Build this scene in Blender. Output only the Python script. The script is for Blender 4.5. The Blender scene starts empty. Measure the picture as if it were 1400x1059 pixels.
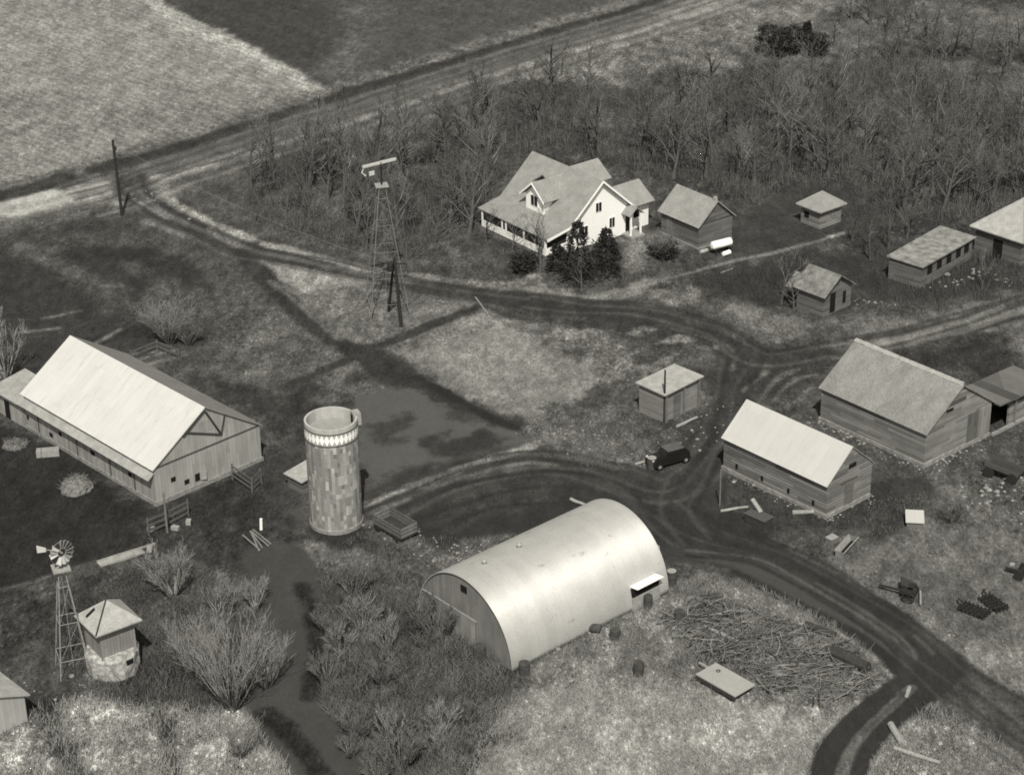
import bpy, math, random
import numpy as np
from mathutils import Vector, Matrix

random.seed(7)
RNG = np.random.default_rng(11)
scene = bpy.context.scene
COL = scene.collection
R = math.radians

# ------------------------------------------------------------------ camera
CAM_H = 76.0
F_PX, PITCH, ROLL = 2903.4, 0.463490, 0.016823
CX, CY, PW, PH = 700.0, 529.5, 1400.0, 1059.0
_c, _s = math.cos(PITCH), math.sin(PITCH)
FW = np.array([0, _c, -_s]); _rt = np.array([1.0, 0, 0]); _dn = np.array([0, -_s, -_c])
RT = math.cos(ROLL) * _rt + math.sin(ROLL) * _dn
DN = -math.sin(ROLL) * _rt + math.cos(ROLL) * _dn
CAMP = np.array([0, 0, CAM_H])


def at(px, py, z=0.0):
    """photo pixel -> point of the place on the level z"""
    d = FW + (px - CX) / F_PX * RT + (py - CY) / F_PX * DN
    t = (z - CAM_H) / d[2]
    return CAMP + t * d


def atxy(px, py, z=0.0):
    p = at(px, py, z)
    return float(p[0]), float(p[1])


cam_data = bpy.data.cameras.new('aerial_camera')
cam = bpy.data.objects.new('aerial_camera', cam_data)
COL.objects.link(cam)
cam_data.sensor_width = 36.0
cam_data.sensor_fit = 'HORIZONTAL'
cam_data.lens = 36.0 * F_PX / PW
cam_data.clip_start = 1.0
cam_data.clip_end = 8000.0
cam.matrix_world = Matrix(((RT[0], -DN[0], -FW[0], 0), (RT[1], -DN[1], -FW[1], 0), (RT[2], -DN[2], -FW[2], CAM_H), (0, 0, 0, 1)))
scene.camera = cam
scene.render.resolution_x, scene.render.resolution_y = 1024, 774

# ------------------------------------------------------------------ light
SUN_EL = R(52.0)
SHADOW = Vector((-0.03, 1.0, 0)).normalized()
TINT = (1.0, 0.96, 0.845)
sun = bpy.data.lights.new('sun', 'SUN')
sun.energy = 5.0
sun.angle = R(0.5)
sun.color = TINT
so = bpy.data.objects.new('sun', sun)
COL.objects.link(so)
ldir = Vector((SHADOW.x * math.cos(SUN_EL), SHADOW.y * math.cos(SUN_EL), -math.sin(SUN_EL)))
so.rotation_euler = ldir.to_track_quat('-Z', 'Y').to_euler()
so.location = (0, -50, 150)
world = bpy.data.worlds.new('World')
scene.world = world
world.use_nodes = True
nt = world.node_tree
nt.nodes.clear()
sky = nt.nodes.new('ShaderNodeTexSky')
sky.sky_type = 'NISHITA'
sky.sun_disc = False
sky.sun_elevation = SUN_EL
to_sun = -ldir
sky.sun_rotation = math.atan2(to_sun.x, to_sun.y)
bw = nt.nodes.new('ShaderNodeRGBToBW')
mulc = nt.nodes.new('ShaderNodeMix'); mulc.data_type = 'RGBA'; mulc.blend_type = 'MULTIPLY'
mulc.inputs[0].default_value = 1.0
mulc.inputs[7].default_value = (*TINT, 1)
bg = nt.nodes.new('ShaderNodeBackground')
bg.inputs[1].default_value = 0.15
wo = nt.nodes.new('ShaderNodeOutputWorld')
nt.links.new(sky.outputs[0], bw.inputs[0])
nt.links.new(bw.outputs[0], mulc.inputs[6])
nt.links.new(mulc.outputs[2], bg.inputs[0])
nt.links.new(bg.outputs[0], wo.inputs[0])
scene.view_settings.view_transform = 'Standard'
scene.view_settings.look = 'None'
scene.view_settings.exposure = 0.0
scene.view_settings.gamma = 1.0
scene.render.engine = 'CYCLES'
scene.cycles.max_bounces = 4
scene.cycles.diffuse_bounces = 2
scene.cycles.filter_width = 1.8
scene.cycles.use_denoising = False


# ------------------------------------------------------------------ noise in numpy
def _hash(ix, iy, seed):
    h = (ix.astype(np.uint32) * np.uint32(374761393) + iy.astype(np.uint32) * np.uint32(668265263) + np.uint32(seed * 974634777 & 0xffffffff))
    h = (h ^ (h >> np.uint32(13))) * np.uint32(1274126177)
    h = h ^ (h >> np.uint32(16))
    return (h & np.uint32(0xffff)).astype(np.float32) / 65535.0


def vnoise(x, y, seed):
    fx, fy = np.floor(x), np.floor(y)
    ix, iy = fx.astype(np.int64), fy.astype(np.int64)
    u, v = (x - fx), (y - fy)
    u = u * u * (3 - 2 * u); v = v * v * (3 - 2 * v)
    a, b = _hash(ix, iy, seed), _hash(ix + 1, iy, seed)
    c, d = _hash(ix, iy + 1, seed), _hash(ix + 1, iy + 1, seed)
    return (a * (1 - u) + b * u) * (1 - v) + (c * (1 - u) + d * u) * v


def fbm(x, y, scale, octaves, seed):
    """about -1..1"""
    s, amp, tot = np.zeros_like(x, dtype=np.float32), 1.0, 0.0
    f = 1.0 / scale
    for o in range(octaves):
        ca, sa = math.cos(o * 1.1), math.sin(o * 1.1)
        s += amp * (vnoise((x * ca - y * sa) * f, (x * sa + y * ca) * f, seed + o * 17) - 0.5)
        tot += amp
        amp *= 0.55; f *= 2.07
    return s / tot * 2.6


def lin(t):
    t = np.asarray(t, float) / 255.0
    return np.where(t <= 0.04045, t / 12.92, ((t + 0.055) / 1.055) ** 2.4)


LIGHT = 1.50      # horizontal irradiance over pi


def alb(t):
    return float(lin(t)) / LIGHT


# ------------------------------------------------------------------ materials
def new_mat(name):
    m = bpy.data.materials.new(name)
    m.use_nodes = True
    n = m.node_tree
    b = n.nodes['Principled BSDF']
    b.inputs['Specular IOR Level'].default_value = 0.2
    return m, n, b


def math_node(n, op, a, b=None, c=None):
    k = n.nodes.new('ShaderNodeMath'); k.operation = op
    for i, v in enumerate((a, b, c)):
        if v is None: continue
        if isinstance(v, (int, float)): k.inputs[i].default_value = v
        else: n.links.new(v, k.inputs[i])
    return k.outputs[0]


def noise_node(n, vec, scale, detail=3.0, rough=0.6):
    k = n.nodes.new('ShaderNodeTexNoise')
    k.inputs['Scale'].default_value = scale
    k.inputs['Detail'].default_value = detail
    k.inputs['Roughness'].default_value = rough
    if vec is not None: n.links.new(vec, k.inputs['Vector'])
    return k.outputs['Fac']


def coords(n, scale=(1, 1, 1)):
    tc = n.nodes.new('ShaderNodeTexCoord')
    mp = n.nodes.new('ShaderNodeMapping')
    mp.inputs['Scale'].default_value = scale
    n.links.new(tc.outputs['Object'], mp.inputs['Vector'])
    return mp.outputs[0]


def grey(n, val):
    k = n.nodes.new('ShaderNodeCombineColor')
    for i in range(3): n.links.new(val, k.inputs[i])
    return k.outputs[0]


def bump(n, b, h, strength, dist):
    k = n.nodes.new('ShaderNodeBump')
    k.inputs['Strength'].default_value = strength
    k.inputs['Distance'].default_value = dist
    n.links.new(h, k.inputs['Height'])
    n.links.new(k.outputs[0], b.inputs['Normal'])


DIM = 0.74      # under the strong sun ordinary greys are this much darker


def mottled(name, base, amp=0.35, scale=2.0, stretch=(1, 1, 1), rough=0.85, amp2=0.2, scale2=9.0, metal=0.0, bumpd=0.0, tone_attr=False, raw=False):
    """one grey with two octaves of blotches, optionally times the faces' own tone"""
    m, n, b = new_mat(name)
    v = coords(n, stretch)
    if not raw: base *= DIM
    f = math_node(n, 'MAXIMUM', math_node(n, 'MULTIPLY_ADD', noise_node(n, v, scale), amp * 3.5, 1 - amp * 1.75), .12)
    f2 = math_node(n, 'MAXIMUM', math_node(n, 'MULTIPLY_ADD', noise_node(n, v, scale2), amp2 * 3.5, 1 - amp2 * 1.75), .12)
    c = math_node(n, 'MULTIPLY', math_node(n, 'MULTIPLY', f, f2), base)
    if tone_attr:
        a = n.nodes.new('ShaderNodeAttribute'); a.attribute_name = 'tone'
        c = math_node(n, 'MULTIPLY', c, a.outputs['Fac'])
    n.links.new(grey(n, c), b.inputs['Base Color'])
    b.inputs['Roughness'].default_value = rough
    b.inputs['Metallic'].default_value = metal
    if bumpd: bump(n, b, f2, 0.6, bumpd)
    return m


def boards(name, base, period=0.22, horizontal=True, var=0.45, gap=0.12, gap_dark=0.35, amp=0.35):
    """weathered boards: every board its own grey, dark gaps, streaks along the board"""
    base *= DIM
    m, n, b = new_mat(name)
    tc = n.nodes.new('ShaderNodeTexCoord')
    sp = n.nodes.new('ShaderNodeSeparateXYZ')
    n.links.new(tc.outputs['Object'], sp.inputs[0])
    along = math_node(n, 'ADD', sp.outputs[0], sp.outputs[1])
    q = sp.outputs[2] if horizontal else along
    l = along if horizontal else sp.outputs[2]
    t = math_node(n, 'DIVIDE', q, period)
    fl = math_node(n, 'FLOOR', t)
    fr = math_node(n, 'FRACT', t)
    seg = math_node(n, 'FLOOR', math_node(n, 'MULTIPLY_ADD', l, 0.27, math_node(n, 'MULTIPLY', fl, 0.37)))
    cv = n.nodes.new('ShaderNodeCombineXYZ')
    n.links.new(fl, cv.inputs[0]); n.links.new(seg, cv.inputs[1])
    wn = n.nodes.new('ShaderNodeTexWhiteNoise'); wn.noise_dimensions = '2D'
    n.links.new(cv.outputs[0], wn.inputs['Vector'])
    rnd = math_node(n, 'MULTIPLY_ADD', wn.outputs['Value'], var * 2, 1 - var)
    st = (0.5, 0.5, 6.0) if horizontal else (5.0, 5.0, 0.4)
    stn = math_node(n, 'MULTIPLY_ADD', noise_node(n, coords(n, st), 1.6, 4, 0.65), amp * 2, 1 - amp)
    big = math_node(n, 'MULTIPLY_ADD', noise_node(n, coords(n), 0.5, 2), 0.5, 0.75)
    gp = math_node(n, 'MULTIPLY_ADD', math_node(n, 'GREATER_THAN', fr, gap), 1 - gap_dark, gap_dark)
    c = math_node(n, 'MULTIPLY', math_node(n, 'MULTIPLY', rnd, stn), math_node(n, 'MULTIPLY', math_node(n, 'MULTIPLY', big, gp), base))
    n.links.new(grey(n, c), b.inputs['Base Color'])
    b.inputs['Roughness'].default_value = 0.9
    return m


def plain(name, base, rough=0.7, metal=0.0):
    base *= DIM
    m, n, b = new_mat(name)
    v = coords(n)
    c = math_node(n, 'MULTIPLY', math_node(n, 'MULTIPLY_ADD', noise_node(n, v, 3.0), 0.3, 0.85), base)
    n.links.new(grey(n, c), b.inputs['Base Color'])
    b.inputs['Roughness'].default_value = rough
    b.inputs['Metallic'].default_value = metal
    return m


def sheet_roof(name, base, period=.66, var=.035, streak=.12):
    """metal roofing: every sheet its own shade, lapped seams, weather streaks down the slope"""
    m, n, b = new_mat(name)
    tc = n.nodes.new('ShaderNodeTexCoord'); sp = n.nodes.new('ShaderNodeSeparateXYZ')
    n.links.new(tc.outputs['Object'], sp.inputs[0])
    t = math_node(n, 'DIVIDE', sp.outputs[0], period)
    row = math_node(n, 'FLOOR', math_node(n, 'MULTIPLY', sp.outputs[1], .52))
    cv = n.nodes.new('ShaderNodeCombineXYZ'); n.links.new(math_node(n, 'FLOOR', t), cv.inputs[0]); n.links.new(row, cv.inputs[1])
    wn = n.nodes.new('ShaderNodeTexWhiteNoise'); wn.noise_dimensions = '2D'; n.links.new(cv.outputs[0], wn.inputs['Vector'])
    c = math_node(n, 'MULTIPLY_ADD', wn.outputs['Value'], var * 2, 1 - var)
    seam = math_node(n, 'MULTIPLY_ADD', math_node(n, 'LESS_THAN', math_node(n, 'FRACT', t), .06), -.07, 1.0)
    st = noise_node(n, coords(n, (1.5, .3, .3)), 1.6, 4, .65)
    k = n.nodes.new('ShaderNodeMapRange'); k.inputs[1].default_value = .56; k.inputs[2].default_value = .70; k.inputs[3].default_value = 1.0; k.inputs[4].default_value = 1 - streak
    n.links.new(st, k.inputs[0])
    big = math_node(n, 'MULTIPLY_ADD', noise_node(n, coords(n), .35, 2), .16, .92)
    c = math_node(n, 'MULTIPLY', math_node(n, 'MULTIPLY', c, seam), math_node(n, 'MULTIPLY', math_node(n, 'MULTIPLY', k.outputs[0], big), base))
    n.links.new(grey(n, c), b.inputs['Base Color'])
    b.inputs['Roughness'].default_value = .55
    return m


def ground_mat(name, s1=0.75, s2=4.0, rows=None, bumpd=0.05, gmul=1.45):
    m, n, b = new_mat(name)
    a = n.nodes.new('ShaderNodeAttribute'); a.attribute_name = 'tone'
    g = n.nodes.new('ShaderNodeAttribute'); g.attribute_name = 'grain'
    v = coords(n, (1, .5, 1))
    n1 = math_node(n, 'SUBTRACT', noise_node(n, v, s1, 4, 0.65), 0.5)
    n2 = math_node(n, 'SUBTRACT', noise_node(n, v, s2, 3, 0.6), 0.5)
    n3 = math_node(n, 'SUBTRACT', noise_node(n, v, s2 * 2.6, 2, .6), 0.5)
    t = math_node(n, 'ADD', math_node(n, 'MULTIPLY', n1, 3.0), math_node(n, 'MULTIPLY', n2, 5.5))
    t = math_node(n, 'ADD', t, math_node(n, 'MULTIPLY', n3, 3.5))
    fl = noise_node(n, v, s2 * 1.3, 2, .5)
    t = math_node(n, 'ADD', t, math_node(n, 'MULTIPLY', math_node(n, 'GREATER_THAN', fl, .64), 1.5))
    t = math_node(n, 'ADD', t, math_node(n, 'MULTIPLY', math_node(n, 'LESS_THAN', fl, .36), -1.7))
    if rows:
        w = n.nodes.new('ShaderNodeTexWave')
        w.inputs['Scale'].default_value = rows[1]
        w.inputs['Distortion'].default_value = 7.0
        w.inputs['Detail'].default_value = 3.0
        w.inputs['Detail Scale'].default_value = 1.3
        mp = n.nodes.new('ShaderNodeMapping')
        mp.inputs['Rotation'].default_value = (0, 0, rows[0])
        n.links.new(coords(n), mp.inputs[0]); n.links.new(mp.outputs[0], w.inputs['Vector'])
        t = math_node(n, 'ADD', t, math_node(n, 'MULTIPLY', math_node(n, 'SUBTRACT', w.outputs['Fac'], 0.5), rows[2]))
    e = math_node(n, 'POWER', 2.718, math_node(n, 'MULTIPLY', math_node(n, 'MULTIPLY', t, g.outputs['Fac']), gmul))
    c = math_node(n, 'MINIMUM', math_node(n, 'MULTIPLY', a.outputs['Fac'], e), 0.8)
    n.links.new(grey(n, c), b.inputs['Base Color'])
    b.inputs['Roughness'].default_value = 0.95
    b.inputs['Specular IOR Level'].default_value = 0.08
    bump(n, b, math_node(n, 'MULTIPLY', t, g.outputs['Fac']), 0.8, bumpd)
    return m



# ------------------------------------------------------------------ ground: painted regions of bare soil, grass, stubble, mud, with some tree-shadow streaks
# tones are what the patch looks like in even daylight (0-255), turned into albedo by alb(); edges in metres
FEAT = []


def P(t, edge, grain, pts, amp=1.0, k=1.0): FEAT.append(('P', t, edge, grain, pts, amp, k))
def Ln(t, w, edge, grain, pts, amp=0.35, k=1.0): FEAT.append(('L', t, (w, edge), grain, pts, amp, k))


STUBBLE = [(-420, -260), (60, -110), (235, 14), (335, 60), (400, 96), (456, 127), (400, 147), (330, 168), (210, 203), (140, 222), (60, 240), (-120, 285), (-500, 330)]
PLOUGH = [(-300, -420), (60, -112), (236, 12), (336, 58), (402, 94), (462, 125), (560, 98), (640, 74), (740, 45), (880, 3), (1010, -40), (1200, -120), (1500, -300)]
ROAD = [(-260, 345), (-60, 304), (60, 281), (140, 262), (205, 238), (300, 208), (400, 174), (480, 150), (560, 123), (640, 98), (740, 66), (880, 25), (1000, -16), (1150, -75)]
DRIVE = [(176, 240), (180, 258), (203, 281), (245, 304), (290, 322), (335, 341), (380, 351), (430, 361), (506, 377), (560, 387), (600, 394), (662, 404), (720, 412), (800, 421), (870, 425), (930, 437), (985, 455), (1020, 478), (1010, 512), (1000, 550), (985, 600), (940, 650), (905, 690)]
MAINR = [(700, 622), (770, 632), (840, 655), (890, 695), (930, 735), (990, 755), (1060, 778), (1130, 815), (1190, 855), (1245, 900), (1300, 945), (1380, 1000), (1460, 1050), (1600, 1140)]
FARMROAD = [(860, 640), (930, 655), (985, 610), (996, 690), (1040, 728), (1090, 755), (1135, 778), (1181, 806), (1241, 839), (1271, 870), (1316, 909), (1361, 939), (1420, 980), (1560, 1070), (1560, 1150), (1440, 1060), (1400, 1027), (1361, 1000), (1319, 967), (1285, 952), (1262, 950), (1238, 940), (1217, 905), (1181, 874), (1105, 834), (1045, 804), (1000, 780), (950, 768), (905, 762), (880, 720)]
BRANCH = [(1285, 915), (1245, 945), (1205, 975), (1165, 1015), (1145, 1060), (1140, 1130)]
LANE = [(332, 345), (352, 370), (385, 402), (430, 445), (480, 478), (520, 497), (560, 525), (605, 552), (660, 576), (725, 592)]
POND = [(492, 545), (560, 530), (610, 556), (665, 580), (728, 592), (722, 606), (672, 612), (640, 628), (585, 640), (540, 652), (508, 672), (498, 630)]
CREEK = [(375, 765), (392, 800), (405, 850), (408, 900), (392, 950), (400, 985), (432, 1025), (470, 1075), (540, 1160)]

# far land
P(82, 3, .10, PLOUGH)
P(70, 4, .10, [(240, 15), (460, 125), (420, 105), (520, 60), (440, 0), (300, -40)])
P(96, 5, .16, [(425, 105), (470, 115), (505, 70), (520, 10), (480, 0), (452, 60)])
P(140, 1.0, .16, STUBBLE)
P(128, 3, .18, [(-300, 160), (0, 128), (140, 142), (280, 146), (440, 118), (330, 170), (200, 205), (60, 238), (-200, 290)], 2.0)
P(138, 2, .17, [(-300, 215), (60, 192), (190, 178), (330, 152), (420, 135), (330, 168), (200, 203), (60, 238), (-200, 290)], 2.0)
Ln(168, 2.4, 1.6, .2, [(100, -80), (235, 22), (330, 66), (400, 104), (445, 128)])
# verges and the public road
Ln(105, 16, 3, .22, ROAD)
Ln(62, 3.0, 1.4, .18, [(-200, 300), (0, 268), (90, 243)])
Ln(60, 2.6, 1.2, .16, [(130, 232), (200, 214), (300, 184), (400, 154), (465, 131), (560, 103), (640, 79), (740, 49), (880, 8), (1000, -40)])
Ln(102, 6.0, 1.2, .12, ROAD)
Ln(88, 1.8, .8, .10, [(190, 235), (300, 197), (400, 165), (480, 142), (560, 116), (640, 92), (740, 61), (880, 20), (1000, -22)])
Ln(84, 1.2, .6, .10, [(190, 250), (300, 213), (400, 181), (480, 157), (560, 131), (640, 104), (740, 73)])
Ln(165, 5.0, 2.2, .14, [(-260, 340), (-60, 302), (0, 290), (70, 277), (128, 264)])
Ln(178, 1.6, .8, .10, [(-100, 302), (0, 282), (80, 262), (150, 250)])
Ln(182, 1.6, .8, .10, [(-60, 312), (0, 298), (60, 284), (110, 272), (165, 279)])
Ln(150, 1.6, .9, .2, [(205, 243), (245, 238), (310, 216), (380, 193), (470, 170), (560, 140), (650, 110), (760, 78), (880, 41), (1000, 4)])
Ln(112, 1.6, .8, .2, [(330, 206), (400, 186), (470, 165), (560, 135), (650, 105)])
P(148, 3, .18, [(880, 34), (900, 16), (1000, -20), (1100, -40), (1060, 0), (960, 28)])
# hillside and grove floor
P(70, 6, .28, [(300, 245), (430, 195), (560, 150), (660, 118), (760, 92), (900, 75), (1010, 40), (1120, 10), (1500, -80), (1600, 420), (1200, 420), (1170, 330), (1000, 330), (900, 250), (700, 220), (560, 370), (330, 320)], 3.0)
P(112, 5, .28, [(640, 112), (760, 80), (900, 40), (1010, 5), (1150, -30), (1180, 10), (1110, 40), (1040, 60), (1020, 95), (930, 105), (860, 110), (760, 118)], 3.5)
P(100, 5, .25, [(1030, 60), (1180, 15), (1300, 0), (1400, 10), (1400, 60), (1250, 60), (1130, 90), (1060, 110)], 3.0)
P(96, 5, .25, [(1200, 90), (1330, 75), (1500, 120), (1500, 180), (1330, 130)], 3.0)
P(100, 4, .25, [(480, 215), (540, 190), (600, 195), (560, 240), (490, 250)], 2.5)
P(98, 4, .25, [(760, 160), (840, 150), (900, 175), (820, 195)], 2.5)
P(96, 4, .25, [(950, 170), (1010, 160), (1060, 200), (980, 215)], 2.5)
P(92, 4, .25, [(1120, 170), (1210, 150), (1260, 190), (1170, 215)], 2.5)
P(92, 4, .25, [(380, 270), (450, 250), (520, 290), (430, 310)], 2)
P(112, 3, .25, [(615, 150), (640, 138), (662, 150), (640, 168)], 1.5)
P(104, 4, .25, [(420, 195), (560, 160), (600, 155), (560, 185), (440, 210)], 2)
P(86, 3, .2, [(240, 250), (330, 225), (330, 280), (420, 320), (560, 355), (560, 370), (400, 335), (290, 300)], 1.5)
P(66, 4, .12, [(1015, 285), (1080, 258), (1180, 262), (1210, 300), (1150, 330), (1000, 352), (990, 325)], 2)
P(62, 3, .10, [(1250, 270), (1290, 262), (1320, 290), (1280, 318), (1240, 305)], 1.5)
P(60, 3, .14, [(880, 390), (960, 372), (1080, 350), (1200, 330), (1420, 370), (1420, 430), (1180, 420), (1060, 425), (980, 410)], 2)
# left pasture
P(78, 4, .20, [(-200, 340), (0, 312), (150, 290), (200, 285), (262, 318), (330, 348), (400, 415), (470, 478), (400, 540), (200, 480), (-200, 560)], 2)
P(66, 3, .16, [(-200, 330), (0, 318), (130, 296), (170, 300), (160, 320), (60, 330), (0, 345)], 1.5)
P(92, 3, .22, [(-100, 304), (60, 290), (150, 274), (160, 284), (60, 308), (-100, 335)], 1.2)
P(60, 3, .14, [(-100, 350), (20, 345), (80, 365), (140, 400), (180, 440), (150, 470), (60, 520), (-100, 560)], 2)
Ln(57, 3.0, 2, .14, [(100, 345), (190, 348), (235, 365), (270, 400), (272, 425)], 1)
Ln(60, 2.4, 2, .14, [(120, 358), (150, 370), (190, 395), (205, 410)], 1)
Ln(88, 1.6, 1.0, .2, [(30, 335), (60, 355), (110, 375), (160, 392)], 1)
P(98, 4, .24, [(270, 470), (330, 440), (350, 400), (400, 425), (470, 480), (420, 515), (330, 520)], 2)
P(84, 3, .22, [(170, 400), (260, 390), (330, 410), (330, 450), (250, 470), (180, 450)], 2)
P(55, 2.5, .14, [(60, 470), (170, 440), (270, 455), (275, 472), (200, 485), (130, 470)], 1.5)
for q in ([(25, 455), (80, 448)], [(60, 435), (110, 425)], [(130, 470), (165, 450)], [(190, 490), (240, 478)], [(180, 485), (215, 480)], [(205, 497), (255, 484)], [(140, 390), (160, 392)]):
    Ln(110, .5, .5, .2, q, .3)
P(60, 3, .16, [(280, 520), (380, 540), (420, 552), (420, 600), (360, 580)], 1.5)
P(58, 3, .16, [(380, 530), (450, 505), (530, 505), (590, 540), (560, 560), (500, 570), (420, 550)], 2)
P(95, 2, .22, [(430, 510), (490, 493), (505, 497), (480, 520), (540, 525), (530, 540), (450, 545)], 1.2)
# lawn triangle and the pale yard
P(108, 2, .22, [(352, 352), (440, 366), (540, 385), (655, 415), (600, 440), (535, 470), (498, 474), (440, 440), (390, 400)], 1)
P(150, 1.8, .16, [(355, 354), (440, 368), (500, 382), (470, 390), (420, 400), (385, 396)], 1)
P(122, 2, .22, [(545, 385), (650, 402), (700, 430), (745, 440), (730, 470), (600, 520), (540, 478), (650, 425)], 1)
P(134, 2, .16, [(556, 486), (600, 462), (660, 448), (725, 452), (745, 470), (820, 480), (850, 500), (800, 530), (760, 560), (728, 575), (690, 560), (640, 540), (600, 520)], 1.2)
P(118, 2.5, .30, [(740, 440), (800, 445), (850, 455), (880, 480), (870, 510), (830, 520), (760, 480)], 2)
P(70, 2, .22, [(770, 480), (800, 474), (815, 488), (790, 500)], 1.5)
P(62, 2, .2, [(780, 430), (900, 440), (960, 470), (910, 480), (860, 470), (800, 450), (740, 440)], 1.5)
for q in ([(800, 452), (830, 450), (835, 458)], [(890, 470), (930, 455), (960, 465), (965, 478), (925, 470)], [(868, 500), (900, 492), (925, 480), (915, 495), (880, 512)], [(845, 455), (880, 445), (900, 450), (870, 462)], [(955, 470), (985, 468), (990, 478), (965, 480)]):
    P(128, .8, .22, q, .6)
P(120, 1.5, .22, [(880, 520), (990, 540), (985, 555), (930, 548)], .8)
# house lawn
P(80, 3, .22, [(560, 372), (640, 300), (700, 330), (760, 380), (860, 380), (900, 385), (860, 405), (700, 400), (640, 392)], 1.5)
Ln(142, 1.2, .8, .2, [(215, 262), (240, 288), (280, 305), (340, 330), (375, 338), (440, 352), (520, 371), (600, 381), (660, 390), (715, 385), (735, 378)])
Ln(130, 1.6, .8, .2, [(225, 258), (232, 270)])
P(128, 1.2, .2, [(712, 395), (735, 383), (770, 398), (820, 402), (870, 385), (905, 378), (930, 385), (890, 398), (845, 412), (780, 412)], .8)
P(122, 1, .22, [(848, 325), (880, 322), (890, 345), (884, 372), (850, 372)], .8)
P(110, 1.5, .22, [(850, 315), (920, 318), (950, 330), (905, 345), (880, 335)], .8)
Ln(118, .5, .3, .15, [(880, 385), (930, 376), (1000, 358), (1060, 345), (1110, 332), (1150, 320)])
Ln(150, .9, .4, .2, [(1135, 324), (1152, 319)])
P(118, 2, .24, [(870, 395), (940, 380), (985, 395), (970, 420), (900, 425)], 1.5)
# driveway and farm tracks
Ln(67, 3.5, 1.0, .14, DRIVE)
Ln(100, .7, .5, .12, [(190, 262), (215, 284), (260, 308), (330, 338), (380, 350), (430, 360), (506, 376), (560, 387)], .2)
Ln(150, 1.0, .6, .25, [(223, 249), (226, 262), (238, 276), (257, 289), (300, 309), (343, 326)])
Ln(150, .9, .5, .2, [(362, 334), (400, 343), (430, 351), (470, 361), (510, 370), (545, 375)], .2)
Ln(118, 1.2, .8, .25, [(560, 378), (618, 384), (666, 390), (692, 392), (715, 387), (732, 381)])
Ln(130, .9, .6, .25, [(184, 272), (206, 286), (232, 297)])
Ln(118, .9, .6, .25, [(286, 313), (310, 325), (330, 335)], .2)
Ln(108, .8, .6, .25, [(200, 303), (230, 314), (260, 325)])
P(150, 1.2, .18, [(356, 356), (400, 364), (450, 373), (515, 386), (480, 392), (440, 393), (415, 402), (395, 402)], .5)
P(60, 2, .12, [(640, 402), (700, 408), (860, 418), (980, 440), (1030, 468), (1130, 480), (1120, 500), (1050, 500), (1010, 540), (990, 560), (960, 520), (1000, 490), (960, 455), (870, 440), (760, 436), (720, 430), (662, 416)], 1)
P(62, 2, .16, [(1010, 490), (1120, 478), (1130, 510), (1070, 540), (1020, 545)], 1)
for q in ([(1030, 560), (1060, 520), (1090, 505)], [(1050, 555), (1085, 520), (1115, 512)], [(1075, 560), (1110, 530)], [(1015, 535), (1040, 515), (1050, 500)], [(940, 440), (990, 455), (1020, 470)], [(920, 450), (985, 468), (1005, 485), (1000, 505)]):
    Ln(98, .45, .4, .2, q, .4)
P(112, 2, .22, [(1000, 405), (1060, 428), (1130, 440), (1100, 470), (1060, 475), (1020, 445), (985, 420)], 1.2)
P(108, 3, .2, [(1140, 440), (1240, 430), (1400, 395), (1500, 380), (1500, 440), (1400, 465), (1260, 470), (1180, 470)], 1.5)
P(58, 3, .18, [(1200, 490), (1300, 468), (1420, 450), (1450, 560), (1380, 540), (1320, 505)], 1.5)
Ln(128, 1.0, .7, .14, [(1190, 475), (1280, 455), (1400, 420), (1500, 396)], .4)
Ln(72, .8, .5, .14, [(1180, 465), (1270, 446), (1400, 408), (1500, 385)], .3)
Ln(66, .8, .5, .14, [(1195, 482), (1290, 462), (1400, 432)], .3)
P(112, 2, .22, [(1380, 455), (1450, 440), (1450, 500), (1395, 490)], 1)
# lane across to the barns
Ln(61, 1.7, .8, .16, LANE)
Ln(60, 2.8, 1.0, .14, LANE[5:])
Ln(104, .7, .5, .2, [(372, 385), (420, 425), (465, 462)], .2)
Ln(108, .8, .5, .2, [(395, 392), (440, 430), (485, 462)], .3)
Ln(62, 1.0, .5, .14, [(490, 475), (530, 468), (580, 448), (640, 425), (662, 416)], .25)
Ln(62, .9, .5, .14, [(385, 530), (430, 512), (470, 494), (500, 480)], .25)
Ln(70, .9, .5, .14, [(660, 418), (700, 432), (740, 440)], .25)
P(58, 1.5, .12, [(470, 470), (510, 475), (560, 500), (590, 540), (545, 530), (500, 492)], .6)
# wet flats by the silo
P(74, 2, .14, [(420, 600), (490, 560), (600, 560), (730, 590), (720, 610), (640, 630), (510, 690), (430, 720)], 1)
P(92, 1.0, .03, POND, .9)
P(62, 1.2, .1, [(505, 582), (530, 578), (560, 570), (548, 584), (536, 596), (560, 600), (590, 592), (618, 588), (600, 598), (560, 606), (524, 604)], 1.0, .8)
P(70, 1.2, .1, [(620, 560), (650, 572), (640, 580), (612, 572)], .9, .8)
P(64, 1.0, .1, [(520, 650), (548, 642), (575, 648), (540, 662)], .9, .8)
P(60, 1.2, .08, [(565, 606), (600, 596), (690, 600), (672, 610), (640, 624), (600, 626), (585, 618)], .9)
P(60, .8, .08, [(648, 592), (662, 586), (668, 594), (655, 598)], .4)
P(60, 1.2, .08, [(550, 640), (590, 630), (605, 634), (585, 648), (540, 656)], .6)
Ln(50, .9, .4, .08, [(570, 515), (640, 555), (690, 580), (726, 590), (733, 600)], .35)
P(66, 2, .14, [(330, 640), (420, 600), (420, 700), (400, 720), (350, 700)], 1)
P(84, 1.5, .04, [(355, 715), (400, 690), (425, 700), (420, 722), (385, 735)], .8)
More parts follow.
